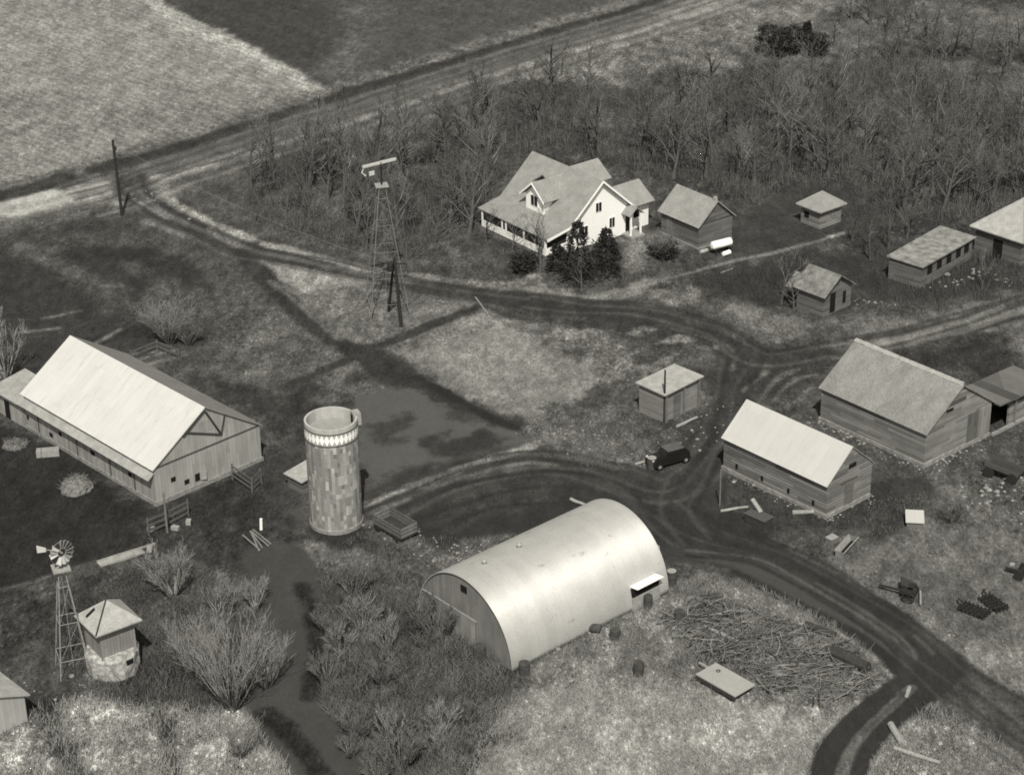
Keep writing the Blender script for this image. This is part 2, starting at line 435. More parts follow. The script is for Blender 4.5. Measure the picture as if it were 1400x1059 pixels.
# feed lot
P(48, 1.5, .14, [(-200, 590), (0, 578), (60, 605), (215, 700), (330, 655), (355, 668), (330, 690), (250, 735), (130, 770), (0, 815), (-200, 880)], 1)
P(57, 3, .2, [(215, 695), (330, 655), (430, 735), (400, 760), (380, 800), (300, 780), (220, 760), (130, 775)], 1.5)
Ln(78, .6, .4, .2, [(-30, 812), (0, 806), (60, 790), (130, 768)], .3)
# gravel curve and yard inside it
P(88, 2, .22, [(500, 680), (600, 648), (720, 610), (790, 600), (900, 600), (900, 660), (840, 640), (700, 640), (560, 690)], 1.2)
P(56, 2, .07, [(535, 705), (640, 660), (740, 645), (820, 650), (880, 700), (920, 760), (860, 760), (700, 730), (600, 740), (560, 735)], 1)
Ln(66, 4.5, 1.5, .08, [(490, 700), (560, 675), (640, 645), (720, 628), (780, 630), (840, 650), (890, 690), (930, 730)], .4)
Ln(132, 1.0, .5, .2, [(500, 690), (530, 678), (580, 660), (640, 636), (700, 618), (725, 610)], .4)
Ln(112, .6, .5, .2, [(505, 700), (560, 682)], .3)
Ln(104, .5, .4, .14, [(590, 665), (660, 645), (720, 632), (760, 636)], .3)
Ln(82, .5, .4, .14, [(560, 685), (640, 655), (720, 640), (800, 645), (850, 665)], .3)
P(98, 2, .28, [(720, 590), (760, 560), (800, 570), (840, 560), (870, 570), (880, 600), (870, 640), (820, 630), (760, 610)], 1.5)
P(66, 2, .14, [(640, 660), (760, 650), (800, 670), (720, 700), (620, 710)], 1.5)
P(104, 1.2, .26, [(500, 715), (560, 735), (610, 760), (640, 745), (700, 730), (620, 780), (560, 760), (515, 735)], .8)
P(80, 2, .28, [(440, 740), (520, 730), (570, 760), (580, 800), (440, 790)], 1.5)
P(108, 1.2, .25, [(395, 745), (430, 735), (500, 755), (520, 775), (450, 775)], .8)
P(52, 1, .12, [(425, 722), (495, 725), (500, 740), (470, 750), (430, 740)], .5)
# yard on the right
P(100, 3, .20, [(1110, 690), (1200, 680), (1400, 640), (1500, 640), (1500, 960), (1330, 930), (1230, 850), (1150, 800), (1100, 740)], 1.5)
P(60, 2, .12, [(1150, 690), (1210, 650), (1260, 655), (1280, 690), (1200, 730), (1100, 720)], 1.2)
P(112, 2, .22, [(1230, 830), (1260, 838), (1330, 880), (1380, 900), (1360, 920), (1300, 900), (1260, 865)], 1)
P(124, 3, .2, [(1330, 900), (1420, 850), (1500, 870), (1500, 960), (1400, 935)], 1.2)
P(76, 2, .3, [(1270, 690), (1320, 690), (1330, 720), (1290, 725)], 1)
P(76, 3, .3, [(1330, 640), (1430, 610), (1450, 700), (1390, 720), (1345, 690)], 1.2)
P(66, 2, .18, [(960, 700), (1000, 660), (1110, 700), (1130, 730), (1060, 740), (980, 725)], 1)
P(92, 1.2, .25, [(960, 650), (988, 640), (992, 690), (960, 690)], .6)
# weeds of the foreground, and tree shadows painted across them
P(130, 2, .28, [(700, 930), (760, 880), (915, 800), (960, 785), (1040, 800), (1110, 830), (1180, 880), (1228, 925), (1190, 965), (1140, 1020), (1130, 1150), (560, 1150), (640, 1000)], 1.2)
P(114, 2, .36, [(900, 830), (960, 800), (1080, 840), (1170, 890), (1205, 930), (1150, 970), (1040, 960), (940, 930)], 1.2)
P(156, 2, .2, [(700, 960), (800, 940), (950, 950), (1060, 975), (1150, 975), (1130, 1150), (600, 1150), (650, 1010)], 1.5)
P(160, 1.5, .22, [(930, 985), (1050, 970), (1070, 1040), (940, 1040)], 1.2)
P(144, 2, .26, [(1215, 960), (1260, 950), (1330, 985), (1400, 1030), (1500, 1150), (1170, 1150), (1180, 1010)], 1)
P(110, 2, .4, [(1230, 960), (1300, 965), (1330, 1010), (1260, 1030)], 1)
P(70, 3, .34, [(440, 790), (560, 790), (600, 850), (690, 910), (700, 960), (650, 1020), (620, 1150), (500, 1150), (440, 1000), (430, 880)], 1.5)
P(54, 1.5, .2, [(600, 860), (650, 890), (700, 915), (680, 940), (600, 920)], 1)
P(82, 3, .3, [(200, 780), (380, 790), (400, 880), (390, 950), (300, 970), (100, 960), (40, 900), (110, 830)], 2)
P(60, 2, .25, [(0, 830), (110, 790), (210, 770), (230, 800), (100, 870), (0, 900)], 1.5)
P(58, 2, .24, [(190, 900), (260, 900), (380, 960), (420, 1010), (330, 990), (140, 950)], 1.2)
P(146, 2, .42, [(-200, 1010), (40, 960), (120, 955), (230, 960), (330, 975), (380, 1000), (420, 1060), (420, 1150), (-200, 1150)], 1.2)
P(180, 1.5, .3, [(200, 1030), (300, 1010), (320, 1150), (150, 1150)], 1)
Ln(62, 1.6, 1.0, .3, [(58, 960), (80, 1010), (110, 1070), (140, 1150)], .5)  # dark streak painted as the cast shadow of a tree
Ln(66, 1.2, .8, .3, [(225, 985), (232, 1040), (235, 1120)], .5)  # another tree's shadow, put into the ground tone
Ln(74, 4.6, .9, .04, CREEK, .5)
Ln(44, 1.3, .6, .2, [(365, 975), (392, 1000), (425, 1040), (460, 1090)], .3)
Ln(44, 1.0, .7, .2, [(410, 800), (428, 840), (432, 900), (425, 950)], .4)


# main farm road and its branch
P(62, .7, .08, FARMROAD, .25)
P(77, .6, .03, [(935, 762), (1000, 764), (1045, 772), (1090, 796), (1151, 832), (1196, 859), (1230, 890), (1240, 930), (1217, 900), (1181, 870), (1105, 830), (1045, 800), (1000, 776)], .2)
P(54, 1.2, .08, [(880, 690), (940, 700), (1000, 700), (1090, 760), (1181, 810), (1241, 845), (1260, 870), (1200, 845), (1120, 800), (1040, 762), (960, 745), (900, 740)], .4)
Ln(92, .35, .25, .08, [(940, 752), (1000, 758), (1045, 767), (1090, 791), (1151, 827), (1196, 854), (1226, 876)], .1)
Ln(50, .35, .3, .08, [(940, 760), (1000, 765), (1042, 775), (1086, 799), (1146, 835), (1190, 863), (1222, 890), (1232, 920)], .1)
Ln(86, .3, .25, .08, [(1085, 780), (1150, 815), (1215, 858), (1245, 885), (1256, 910)], .1)
Ln(84, .3, .25, .08, [(1250, 868), (1275, 892), (1280, 915)], .1)
Ln(50, .3, .3, .08, [(1240, 872), (1258, 892), (1258, 915), (1240, 935)], .1)
Ln(52, .9, .5, .08, [(1005, 782), (1050, 805), (1110, 835), (1185, 876), (1222, 908), (1236, 930)], .2)
P(76, 1.2, .18, [(1275, 905), (1320, 912), (1400, 970), (1450, 1010), (1450, 1060), (1400, 1024), (1319, 965), (1275, 945)], .5)
Ln(54, .5, .4, .1, [(1290, 925), (1340, 955), (1400, 1000), (1450, 1040)], .2)
Ln(54, .5, .4, .1, [(1275, 945), (1320, 968), (1380, 1012), (1440, 1060)], .2)
Ln(92, .4, .3, .1, [(1300, 925), (1350, 955), (1420, 1005)], .2)
Ln(84, .5, .4, .08, [(1300, 950), (1360, 995), (1420, 1040)], .2)
P(74, 2, .16, [(1270, 905), (1320, 930), (1400, 985), (1420, 1030), (1350, 1000), (1290, 950)], .8)
Ln(56, 3.3, .4, .07, BRANCH, .15)
Ln(104, .75, .3, .16, [(1246, 940), (1208, 975), (1170, 1015), (1150, 1060), (1145, 1130)], .1)
Ln(84, .5, .3, .1, [(1246, 940), (1208, 975), (1180, 1003)], .1)


def world_pts(pts):
    return np.array([atxy(*p) for p in pts])


def seg_dist(x, y, W, closed):
    d = np.full(x.shape, 1e9, np.float32)
    n = len(W)
    for i in range(n if closed else n - 1):
        a, b = W[i], W[(i + 1) % n]
        ex, ey = b - a
        L2 = ex * ex + ey * ey + 1e-9
        t = np.clip(((x - a[0]) * ex + (y - a[1]) * ey) / L2, 0, 1)
        d = np.minimum(d, (x - a[0] - t * ex) ** 2 + (y - a[1] - t * ey) ** 2)
    return np.sqrt(d)


def inside(x, y, W):
    r = np.zeros(x.shape, bool)
    n = len(W)
    for i in range(n):
        (x0, y0), (x1, y1) = W[i], W[(i + 1) % n]
        if y0 == y1: continue
        c = ((y0 > y) != (y1 > y)) & (x < (x1 - x0) * (y - y0) / (y1 - y0) + x0)
        r ^= c
    return r


def smooth_curve(pts, n=4):
    """Catmull-Rom through the points"""
    p = [np.array(q, float) for q in pts]
    p = [2 * p[0] - p[1]] + p + [2 * p[-1] - p[-2]]
    out = []
    for i in range(1, len(p) - 2):
        for k in range(n):
            t = k / n
            out.append(0.5 * (2 * p[i] + (p[i + 1] - p[i - 1]) * t + (2 * p[i - 1] - 5 * p[i] + 4 * p[i + 1] - p[i + 2]) * t * t + (3 * p[i] - p[i - 1] - 3 * p[i + 1] + p[i + 2]) * t ** 3))
    out.append(p[-2])
    return np.array(out)


def sdist(x, y, kind, pts, w):
    """signed distance in metres, negative inside"""
    if kind == 'P':
        W = world_pts(pts)
        d = seg_dist(x, y, W, True)
        return np.where(inside(x, y, W), -d, d)
    W = pts if kind == 'W' else smooth_curve(world_pts(pts))
    return seg_dist(x, y, W, False) - w / 2


def ruts(pts, offs, grain=.08, k=.75, a=0.0, b=1.0):
    """wheel ruts: thin lines running beside a way at offsets in metres (to the left of its run)"""
    W = smooth_curve(world_pts(pts), 6)
    n = len(W); W = W[int(a * n):max(int(b * n), int(a * n) + 2)]
    T = np.gradient(W, axis=0); T /= np.linalg.norm(T, axis=1, keepdims=True) + 1e-9
    N = np.stack([-T[:, 1], T[:, 0]], 1)
    s_ = np.cumsum(np.r_[0, np.linalg.norm(np.diff(W, axis=0), axis=1)])
    for i, (o, t, w) in enumerate(offs):
        wob = .22 * np.sin(s_ * .23 + i * 1.9) + .12 * np.sin(s_ * .61 + i)
        FEAT.append(('W', t, (w, w * 1.3), grain, W + N * (o + wob)[:, None], .3, k))


ruts(ROAD, [(3.4, 68, .7), (2.3, 112, .45), (1.5, 82, .5), (.6, 114, .4), (-.3, 84, .5), (-1.2, 116, .5), (-2.0, 82, .5), (-2.9, 128, .6), (-4.4, 92, .6), (-5.4, 128, .6), (-6.6, 96, .6)], .14, .8, .2)
ruts(MAINR, [(2.9, 52, .35), (2.1, 74, .25), (1.3, 52, .3), (.6, 78, .22), (-.2, 54, .3), (-.9, 80, .22), (-2.4, 66, .25)], .07, .7, .25)
ruts([(905, 690), (960, 725), (1040, 752), (1120, 790)], [(1.5, 50, .3), (.8, 78, .25), (-.6, 50, .3), (-1.3, 78, .25)], .07, .7)
ruts([(985, 600), (945, 645), (905, 668), (840, 650), (770, 634), (700, 634), (620, 652), (540, 684), (500, 704)], [(1.9, 92, .4), (1.2, 58, .35), (.4, 86, .3), (-.4, 54, .4), (-1.2, 84, .3), (-1.9, 58, .35)], .12, .75)
ruts([(1020, 478), (1000, 530), (985, 590), (950, 650), (930, 700), (960, 740)], [(1.3, 52, .35), (.5, 80, .25), (-.6, 52, .35), (-1.4, 82, .3)], .08, .7)
ruts([(720, 412), (800, 421), (870, 425), (930, 437), (985, 455), (1040, 490), (1130, 480)], [(1.6, 54, .4), (.8, 92, .35), (-.2, 56, .4), (-1.1, 96, .4), (-2.0, 58, .4)], .12, .75)
ruts(DRIVE, [(1.1, 58, .35), (.2, 92, .3), (-.7, 58, .35), (-1.6, 100, .35)], .14, .7, 0, .55)
ruts([(1130, 480), (1200, 470), (1280, 452), (1400, 414), (1500, 390)], [(1.6, 66, .4), (.6, 124, .4), (-.5, 70, .4), (-1.4, 120, .5)], .14, .8)
ruts([(560, 700), (650, 668), (760, 655), (840, 668), (880, 705)], [(1.0, 50, .4), (0, 68, .35), (-1.1, 50, .4), (-2.2, 66, .4), (-3.3, 50, .5)], .08, .7)


def ground_height(x, y):
    return 0.05 * fbm(x, y, 3.0, 2, 90)


def build_ground():
    nr, nc = 760, 820
    # rows get farther apart with distance, as rough ground is seen less closely there
    vs = np.linspace(0, 1, nr)
    ys = 1.0 / ((1 - vs) / 84.0 + vs / 330.0)
    us = np.linspace(-1, 1, nc)
    Y = np.repeat(ys[:, None], nc, 1)
    X = us[None, :] * (Y * 0.24 + 14.0)
    X = X + 0 * Y
    x = X.ravel().astype(np.float32); y = Y.ravel().astype(np.float32)
    wn = fbm(x, y, 5.0, 4, 5)
    wn2 = fbm(x, y, 1.3, 3, 25)
    wn3 = fbm(x, y, .45, 2, 33)
    tone = np.full(x.shape, alb(80), np.float32)
    grain = np.full(x.shape, .22, np.float32)
    for kind, t, ew, g, pts, amp, k in FEAT:
        w, e = (0, ew) if kind == 'P' else ew
        Wp = pts if kind == 'W' else world_pts(pts)
        if kind in 'LW': amp = min(amp, w * .22 + .03)
        m = w + e + amp * 3 + 2
        sel = (x > Wp[:, 0].min() - m) & (x < Wp[:, 0].max() + m) & (y > Wp[:, 1].min() - m) & (y < Wp[:, 1].max() + m)
        if not sel.any(): continue
        d = sdist(x[sel], y[sel], kind, pts, w) + amp * 1.1 * wn[sel] + amp * .7 * wn2[sel] + min(amp, .8) * .35 * wn3[sel]
        e *= .5
        f = np.clip(0.5 - d / (2 * e), 0, 1)
        f = f * f * (3 - 2 * f) * k
        tone[sel] = np.exp(np.log(tone[sel]) * (1 - f) + math.log(alb(t)) * f)
        grain[sel] = grain[sel] * (1 - f) + g * f
    # patchiness: clumps of metres, tussocks of decimetres
    tone *= np.exp(grain * (0.95 * fbm(x, y, 4.2, 4, 40) + 1.5 * np.tanh(1.6 * fbm(x, y * .55, 1.0, 3, 60)) + 1.5 * fbm(x, y * .5, .36, 2, 70)))
    z = ground_height(x, y) * np.clip(grain * 6, .2, 1.4)
    # which sheet each vertex belongs to
    cls = np.zeros(x.shape, np.int8)
    def mark(i, kind, pts, w, amp):
        d = sdist(x, y, kind, pts, w) + amp * wn + amp * .5 * wn2
        cls[d < 0] = i
    mark(1, 'P', STUBBLE, 0, .6); mark(2, 'P', PLOUGH, 0, .6)
    mark(3, 'L', ROAD, 7.0, .3); mark(4, 'L', DRIVE, 3.6, .3)
    mark(5, 'L', LANE, 2.0, .3); mark(6, 'P', POND, 0, .9)
    mark(7, 'P', FARMROAD, 0, .3); mark(7, 'L', BRANCH, 3.3, .15); mark(8, 'L', CREEK, 4.8, .5)
    names = ['ground', 'stubble_field', 'ploughed_field', 'gravel_road', 'driveway', 'farm_track', 'mud_flat', 'farm_road', 'stream_bed']
    gm = [ground_mat('grassland'), ground_mat('stubble', rows=(R(-43), .30, .95), s1=.5, s2=3.0), ground_mat('ploughed_soil', rows=(R(-43), .12, .7), s1=.3, s2=1.5), ground_mat('road_gravel'), ground_mat('driveway_dirt'),
          ground_mat('track_dirt'), ground_mat('wet_mud', bumpd=.01), ground_mat('road_mud', bumpd=.03), ground_mat('stream_mud', bumpd=.01)]
    idx = np.arange(nr * nc).reshape(nr, nc)
    q = np.stack([idx[:-1, :-1], idx[:-1, 1:], idx[1:, 1:], idx[1:, :-1]], -1).reshape(-1, 4)
    qc = cls[q[:, 0]]
    verts = np.stack([x, y, z], 1)
    for i, nm in enumerate(names):
        f = q[qc == i]
        used, inv = np.unique(f, return_inverse=True)
        inv = inv.reshape(f.shape)
        v = verts[used]; tn = tone[used]; gr = grain[used]
        ff = inv
        if i == 0:
            # the same sheet goes on to the horizon
            far = 6000.0
            xs0, y0, y1 = 34.2, 84.0, 330.0
            ext = np.array([(-xs0, y0, 0), (xs0, y0, 0), (93.2, y1, 0), (-93.2, y1, 0), (-far, -400, 0), (far, -400, 0), (far, far, 0), (-far, far, 0)], np.float32)
            b = len(v)
            v = np.concatenate([v, ext])
            tn = np.concatenate([tn, np.full(8, alb(84), np.float32)]); gr = np.concatenate([gr, np.full(8, .2, np.float32)])
            ff = np.concatenate([ff, np.array([(b + 4, b + 5, b + 1, b), (b + 5, b + 6, b + 2, b + 1), (b + 6, b + 7, b + 3, b + 2), (b + 7, b + 4, b, b + 3)])])
        me = bpy.data.meshes.new(nm)
        me.vertices.add(len(v)); me.vertices.foreach_set('co', v.ravel().astype(np.float32))
        me.loops.add(ff.size); me.loops.foreach_set('vertex_index', ff.ravel().astype(np.int32))
        me.polygons.add(len(ff))
        me.polygons.foreach_set('loop_start', np.arange(0, ff.size, 4, dtype=np.int32))
        me.polygons.foreach_set('use_smooth', np.ones(len(ff), bool))
        for an, av in (('tone', tn), ('grain', gr)):
            at_ = me.attributes.new(an, 'FLOAT', 'POINT'); at_.data.foreach_set('value', av.astype(np.float32))
        me.materials.append(gm[i])
        me.update(calc_edges=True); me.validate()
        o = bpy.data.objects.new(nm, me); COL.objects.link(o)
        o['kind'] = 'structure'


build_ground()


# ------------------------------------------------------------------ mesh helpers
class MB:
    def __init__(s): s.v = []; s.f = []; s.t = []

    def add(s, vs, fs, tone=1.0):
        b = len(s.v)
        s.v += [tuple(float(c) for c in p) for p in vs]
        s.f += [tuple(i + b for i in f) for f in fs]
        s.t += [tone] * len(fs)
        return s

    def box(s, x0, x1, y0, y1, z0, z1, tone=1.0):
        v = [(x0, y0, z0), (x1, y0, z0), (x1, y1, z0), (x0, y1, z0), (x0, y0, z1), (x1, y0, z1), (x1, y1, z1), (x0, y1, z1)]
        return s.add(v, [(0, 3, 2, 1), (4, 5, 6, 7), (0, 1, 5, 4), (1, 2, 6, 5), (2, 3, 7, 6), (3, 0, 4, 7)], tone)

    def obox(s, c, size, rz=0.0, rx=0.0, ry=0.0, tone=1.0):
        M = Matrix.Translation(c) @ Matrix.Rotation(rz, 4, 'Z') @ Matrix.Rotation(rx, 4, 'X') @ Matrix.Rotation(ry, 4, 'Y')
        hx, hy, hz = (q / 2 for q in size)
        v = [M @ Vector(p) for p in ((-hx, -hy, -hz), (hx, -hy, -hz), (hx, hy, -hz), (-hx, hy, -hz), (-hx, -hy, hz), (hx, -hy, hz), (hx, hy, hz), (-hx, hy, hz))]
        return s.add(v, [(0, 3, 2, 1), (4, 5, 6, 7), (0, 1, 5, 4), (1, 2, 6, 5), (2, 3, 7, 6), (3, 0, 4, 7)], tone)

    def prism(s, poly, axis, a0, a1, tone=1.0):
        """poly (list of 2-d points) pushed along an axis: 'x' -> (y,z), 'y' -> (x,z), 'z' -> (x,y)"""
        def mk(p, a): return {'x': (a, p[0], p[1]), 'y': (p[0], a, p[1]), 'z': (p[0], p[1], a)}[axis]
        n = len(poly)
        v = [mk(p, a0) for p in poly] + [mk(p, a1) for p in poly]
        f = [tuple(range(n)), tuple(range(2 * n - 1, n - 1, -1))] + [(i, (i + 1) % n + n * 0, (i + 1) % n + n, i + n) for i in range(n)]
        return s.add(v, f, tone)

    def slab(s, a, b, c, d, th, tone=1.0):
        """a sheet of thickness th hanging under the quad a b c d"""
        a, b, c, d = map(Vector, (a, b, c, d))
        n = (b - a).cross(d - a).normalized()
        if n.z < 0: n = -n
        lo = [p - n * th for p in (a, b, c, d)]
        return s.add([a, b, c, d] + lo, [(0, 1, 2, 3), (7, 6, 5, 4), (0, 4, 5, 1), (1, 5, 6, 2), (2, 6, 7, 3), (3, 7, 4, 0)], tone)

    def tube(s, pts, radii, n=6, cap=True, tone=1.0):
        pts = [Vector(p) for p in pts]
        if not isinstance(radii, (list, tuple)): radii = [radii] * len(pts)
        b = len(s.v); vs = []; fs = []
        for i, p in enumerate(pts):
            d = (pts[min(i + 1, len(pts) - 1)] - pts[max(i - 1, 0)])
            d = d.normalized() if d.length > 1e-6 else Vector((0, 0, 1))
            u = d.cross(Vector((0.3, 0.2, 1)) if abs(d.z) < .9 else Vector((1, 0, 0))).normalized(); w = d.cross(u)
            for k in range(n):
                a = 2 * math.pi * k / n
                vs.append(p + (u * math.cos(a) + w * math.sin(a)) * radii[i])
        for i in range(len(pts) - 1):
            for k in range(n):
                fs.append((i * n + k, i * n + (k + 1) % n, (i + 1) * n + (k + 1) % n, (i + 1) * n + k))
        if cap:
            fs.append(tuple(range(n - 1, -1, -1))); fs.append(tuple(range((len(pts) - 1) * n, len(pts) * n)))
        return s.add(vs, fs, tone)

    def lathe(s, prof, n=24, c=(0, 0, 0), tone=1.0, jitter=0.0, cap=True):
        vs = []; fs = []
        for r, z in prof:
            for k in range(n):
                a = 2 * math.pi * k / n
                rr = r * (1 + random.uniform(-jitter, jitter))
                vs.append((c[0] + rr * math.cos(a), c[1] + rr * math.sin(a), c[2] + z))
        for i in range(len(prof) - 1):
            for k in range(n): fs.append((i * n + k, i * n + (k + 1) % n, (i + 1) * n + (k + 1) % n, (i + 1) * n + k))
        if not cap: return s.add(vs, fs, tone)
        if prof[0][0] > 1e-4: fs.append(tuple(range(n - 1, -1, -1)))
        if prof[-1][0] > 1e-4: fs.append(tuple(range((len(prof) - 1) * n, len(prof) * n)))
        return s.add(vs, fs, tone)

    def build(s, name, mat, parent=None, smooth=False, tone=False):
        me = bpy.data.meshes.new(name)
        me.from_pydata(s.v, [], s.f)
        me.materials.append(mat)
        if smooth: me.polygons.foreach_set('use_smooth', [True] * len(me.polygons))
        if tone:
            a = me.attributes.new('tone', 'FLOAT', 'FACE'); a.data.foreach_set('value', s.t)
        me.update()
        o = bpy.data.objects.new(name, me); COL.objects.link(o)
        if parent is not None: o.parent = parent
        return o


def tag(o, label, cat, group=None, kind=None):
    if label: o['label'] = label
    if cat: o['category'] = cat
    if group: o['group'] = group
    if kind: o['kind'] = kind
    return o


def thing(name, label, cat, loc, rz=0.0, group=None):
    o = bpy.data.objects.new(name, None); COL.objects.link(o)
    o.location = (loc[0], loc[1], loc[2] if len(loc) > 2 else 0.0)
    o.rotation_euler = (0, 0, rz)
    return tag(o, label, cat, group)


def copy_tree(o, parent=None):
    c = o.copy(); COL.objects.link(c)
    if parent is not None: c.parent = parent
    for ch in list(o.children): copy_tree(ch, c)
    return c


# ------------------------------------------------------------------ shared materials
A = alb
M_white = mottled('white_paint', .80, .03, 1.2, rough=.6, amp2=.03, raw=True)
M_whiteroof = sheet_roof('white_metal_roofing', .475, .7, .03, .13)
M_cribroof = sheet_roof('pale_metal_roofing', .415, .75, .03, .07)
M_grayroof = mottled('weathered_shingle', .255, .25, 1.0, (1, .5, .5), rough=.95, amp2=.3, scale2=9, bumpd=.02)
M_moss = mottled('mossy_shingle', .2, .55, 1.3, rough=.95, amp2=.3)
M_houseroof = mottled('asphalt_shingle', .30, .2, 1.1, rough=.95, amp2=.28, scale2=10, bumpd=.02)
M_paleroof = mottled('pale_tin_roofing', .36, .25, 1.2, rough=.7, amp2=.15, scale2=5)
M_tankroof = mottled('light_shingle', .40, .22, 1.6, rough=.9, amp2=.2, scale2=8)
M_barn = boards('barn_board_upright', .37, .28, False, .12, .08, .7, .22)
M_barnw = boards('barn_siding_upright', .32, .3, False, .18, .08, .7, .3)
M_crib = boards('crib_board', .21, .24, True, .35, .16, .45, .35)
M_gray = boards('granary_board', .235, .22, True, .3, .14, .5, .35)
M_old = boards('old_board', .155, .2, True, .3, .14, .5, .3)
M_dark = plain('dark_opening', .012, .9)
M_trim = plain('weathered_trim', .09, .9)
M_darkwood = mottled('dark_timber', .05, .3, 3.0, rough=.95)
M_greywood = mottled('grey_timber', .19, .3, 3.0, (1, 1, 1), rough=.95)
M_palewood = mottled('pale_timber', .34, .2, 3.0, rough=.9)
M_stone = mottled('pale_foundation', .28, .4, 2.2, rough=.95, amp2=.35, scale2=7, bumpd=.03)
M_iron = plain('rusty_dark_iron', .03, .7)
M_galv = plain('galvanised_steel', .42, .5, .3)
M_paleiron = plain('pale_painted_iron', .6, .6)
M_glass = plain('dark_window_glass', .02, .15)
M_bark = mottled('grey_bark', .10, .3, 2.0, rough=.95)
M_twig = mottled('dark_twigs', .21, .35, .8, rough=.95)
M_twigpale = mottled('pale_twigs', .33, .35, 1.0, rough=.95)
M_barkpale = mottled('pale_bark', .36, .3, 2.0, rough=.95)
M_needle = mottled('dark_needles', .028, .4, 1.5, rough=.9)
M_fol = mottled('evergreen_leaves', .04, .4, 1.5, rough=.9)
M_straw = mottled('dry_straw', .19, .35, 2.5, rough=.95, amp2=.3, scale2=9)
M_weeds = mottled('dead_weeds', 1.05, .25, .7, rough=.95, tone_attr=True)
M_concrete = mottled('old_concrete', .33, .3, 1.5, rough=.95, amp2=.25)


def gable_box(t, L, W, he, hr, wall, roof_f, roof_b, og=.25, oe=.3, th=.09, found=None, roofname='roof_slope'):
    sl = (hr - he) / (W / 2)
    w = MB()
    w.prism([(0, -.12), (W, -.12), (W, he), (W / 2, hr - .02), (0, he)], 'x', -L, 0)
    wo = w.build('wall', wall, t)
    def top(y): return hr + .07 - sl * abs(y - W / 2)
    f = MB().slab((-L - og, W / 2, top(W / 2)), (og, W / 2, top(W / 2)), (og, -oe, top(-oe)), (-L - og, -oe, top(-oe)), th)
    b = MB().slab((-L - og, W / 2 + .005, top(W / 2)), (og, W / 2 + .005, top(W / 2)), (og, W + oe, top(W + oe)), (-L - og, W + oe, top(W + oe)), th)
    fo = f.build(roofname, roof_f, t); bo = b.build(roofname, roof_b, t)
    if found:
        g = MB()
        for x0, x1, y0, y1 in ((-L - .1, .1, -.1, .06), (-.06, .1, .06, W + .1), (-L - .1, .1, W - .06, W + .1), (-L - .1, -L + .06, .06, W - .06)):
            g.box(x0, x1, y0, y1, -.2, found)
        g.build('foundation', M_stone, t)
    return wo, fo, bo, top


def panel(t, name, mat, face, a0, a1, z0, z1, proud=.03, L=0, W=0, deep=.05):
    """a door, window or board on the near gable ('g', a=y), the front wall ('f', a=x) or the right wall ('r', a=x)"""
    m = MB()
    if face == 'g': m.box(-deep, proud, a0, a1, z0, z1)
    elif face == 'f': m.box(a0, a1, -proud, deep, z0, z1)
    else: m.box(a0, a1, W - deep, W + proud, z0, z1)
    return m.build(name, mat, t)


def window(t, face, a0, a1, z0, z1, frame=M_white, W=0):
    f = panel(t, 'window', frame, face, a0, a1, z0, z1, .04, W=W)
    d = .07
    panel(f, 'pane', M_glass, face, a0 + d, (a0 + a1) / 2 - .03, z0 + d, z1 - d, .055, W=W)
    panel(f, 'pane', M_glass, face, (a0 + a1) / 2 + .03, a1 - d, z0 + d, z1 - d, .055, W=W)
    return f


# ------------------------------------------------------------------ big barn
t = thing('barn', 'long barn with bright white metal roof and grey board walls beside the feedlot', 'barn', (-25.85, 133.9), R(-46.6))
BL, BW, BE, BH = 17.2, 9.58, 3.07, 6.25
M_barnback = mottled('shaded_metal_roofing', .26, .2, .9, (1, .3, .3), rough=.8)  # barn roofing darkened in its colour for the slope turned from the sun
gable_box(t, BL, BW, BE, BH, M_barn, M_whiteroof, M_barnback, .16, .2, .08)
panel(t, 'siding', M_barnw, 'f', -BL, -.02, .25, BE - .5, .05)
m = MB(); m.slab((-BL - .15, -.06, 2.72), (.1, -.06, 2.72), (.1, -.62, 2.3), (-BL - .15, -.62, 2.3), .07)
m.build('eave_apron', M_paleroof, t)
g = MB()
for x0, x1, y0, y1 in ((-BL - .1, .1, -.12, .06), (-.06, .1, .06, BW + .1)): g.box(x0, x1, y0, y1, -.2, .32)
g.build('foundation', M_stone, t)
hd = MB()
def gbeam(m, p, q, w=.16, x=.05): m.tube([(x, p[0], p[1]), (x, q[0], q[1])], w / 2, 4)
gbeam(hd, (4.79, 6.0), (2.75, 4.6)); gbeam(hd, (3.0, 4.86), (6.1, 3.55)); gbeam(hd, (4.85, 5.9), (6.1, 3.55)); gbeam(hd, (6.5, 4.95), (6.1, 3.55))
hd.build('hay_door_frame', M_darkwood, t)
panel(t, 'hay_door', M_barnw, 'g', 4.2, 5.4, 4.3, 5.2, .02)
for a0, z0 in ((1.4, 1.35), (2.55, .7)): panel(t, 'window', M_dark, 'g', a0, a0 + .42, z0, z0 + .38, .015)
dd = MB().box(-.02, .03, 3.5, 4.1, .6, 1.2); dd.build('hatch', M_dark, t)
MB().obox((.12, 4.15, .95), (.05, .5, .75), rz=R(-25)).build('hatch_door', M_palewood, t)
m = MB()
for y, z0, z1 in ((1.2, 2.6, 2.72), ): m.box(.0, .05, .1, BW - .1, 2.98, 3.08)
m.build('batten', M_trim, t)
for x, z, w in ((-17.0, .9, .3), (-13.9, .55, .5), (-12.5, 1.15, .4), (-8.2, 1.15, .55), (-3.3, 1.2, .45), (-1.2, 1.75, .5)): panel(t, 'window', M_dark, 'f', x, x + w, z, z + .38, .06)
for x in (-15.4, -10.1, -5.7, -2.6): panel(t, 'post', M_trim, 'f', x, x + .14, 0, 2.2, .09)
m = MB(); m.prism([(-.1, -.1), (2.6, -.1), (2.6, 2.5), (-.1, 2.1)], 'x', -BL - 4.2, -BL - .02)
an = m.build('annex', M_barnw, t)
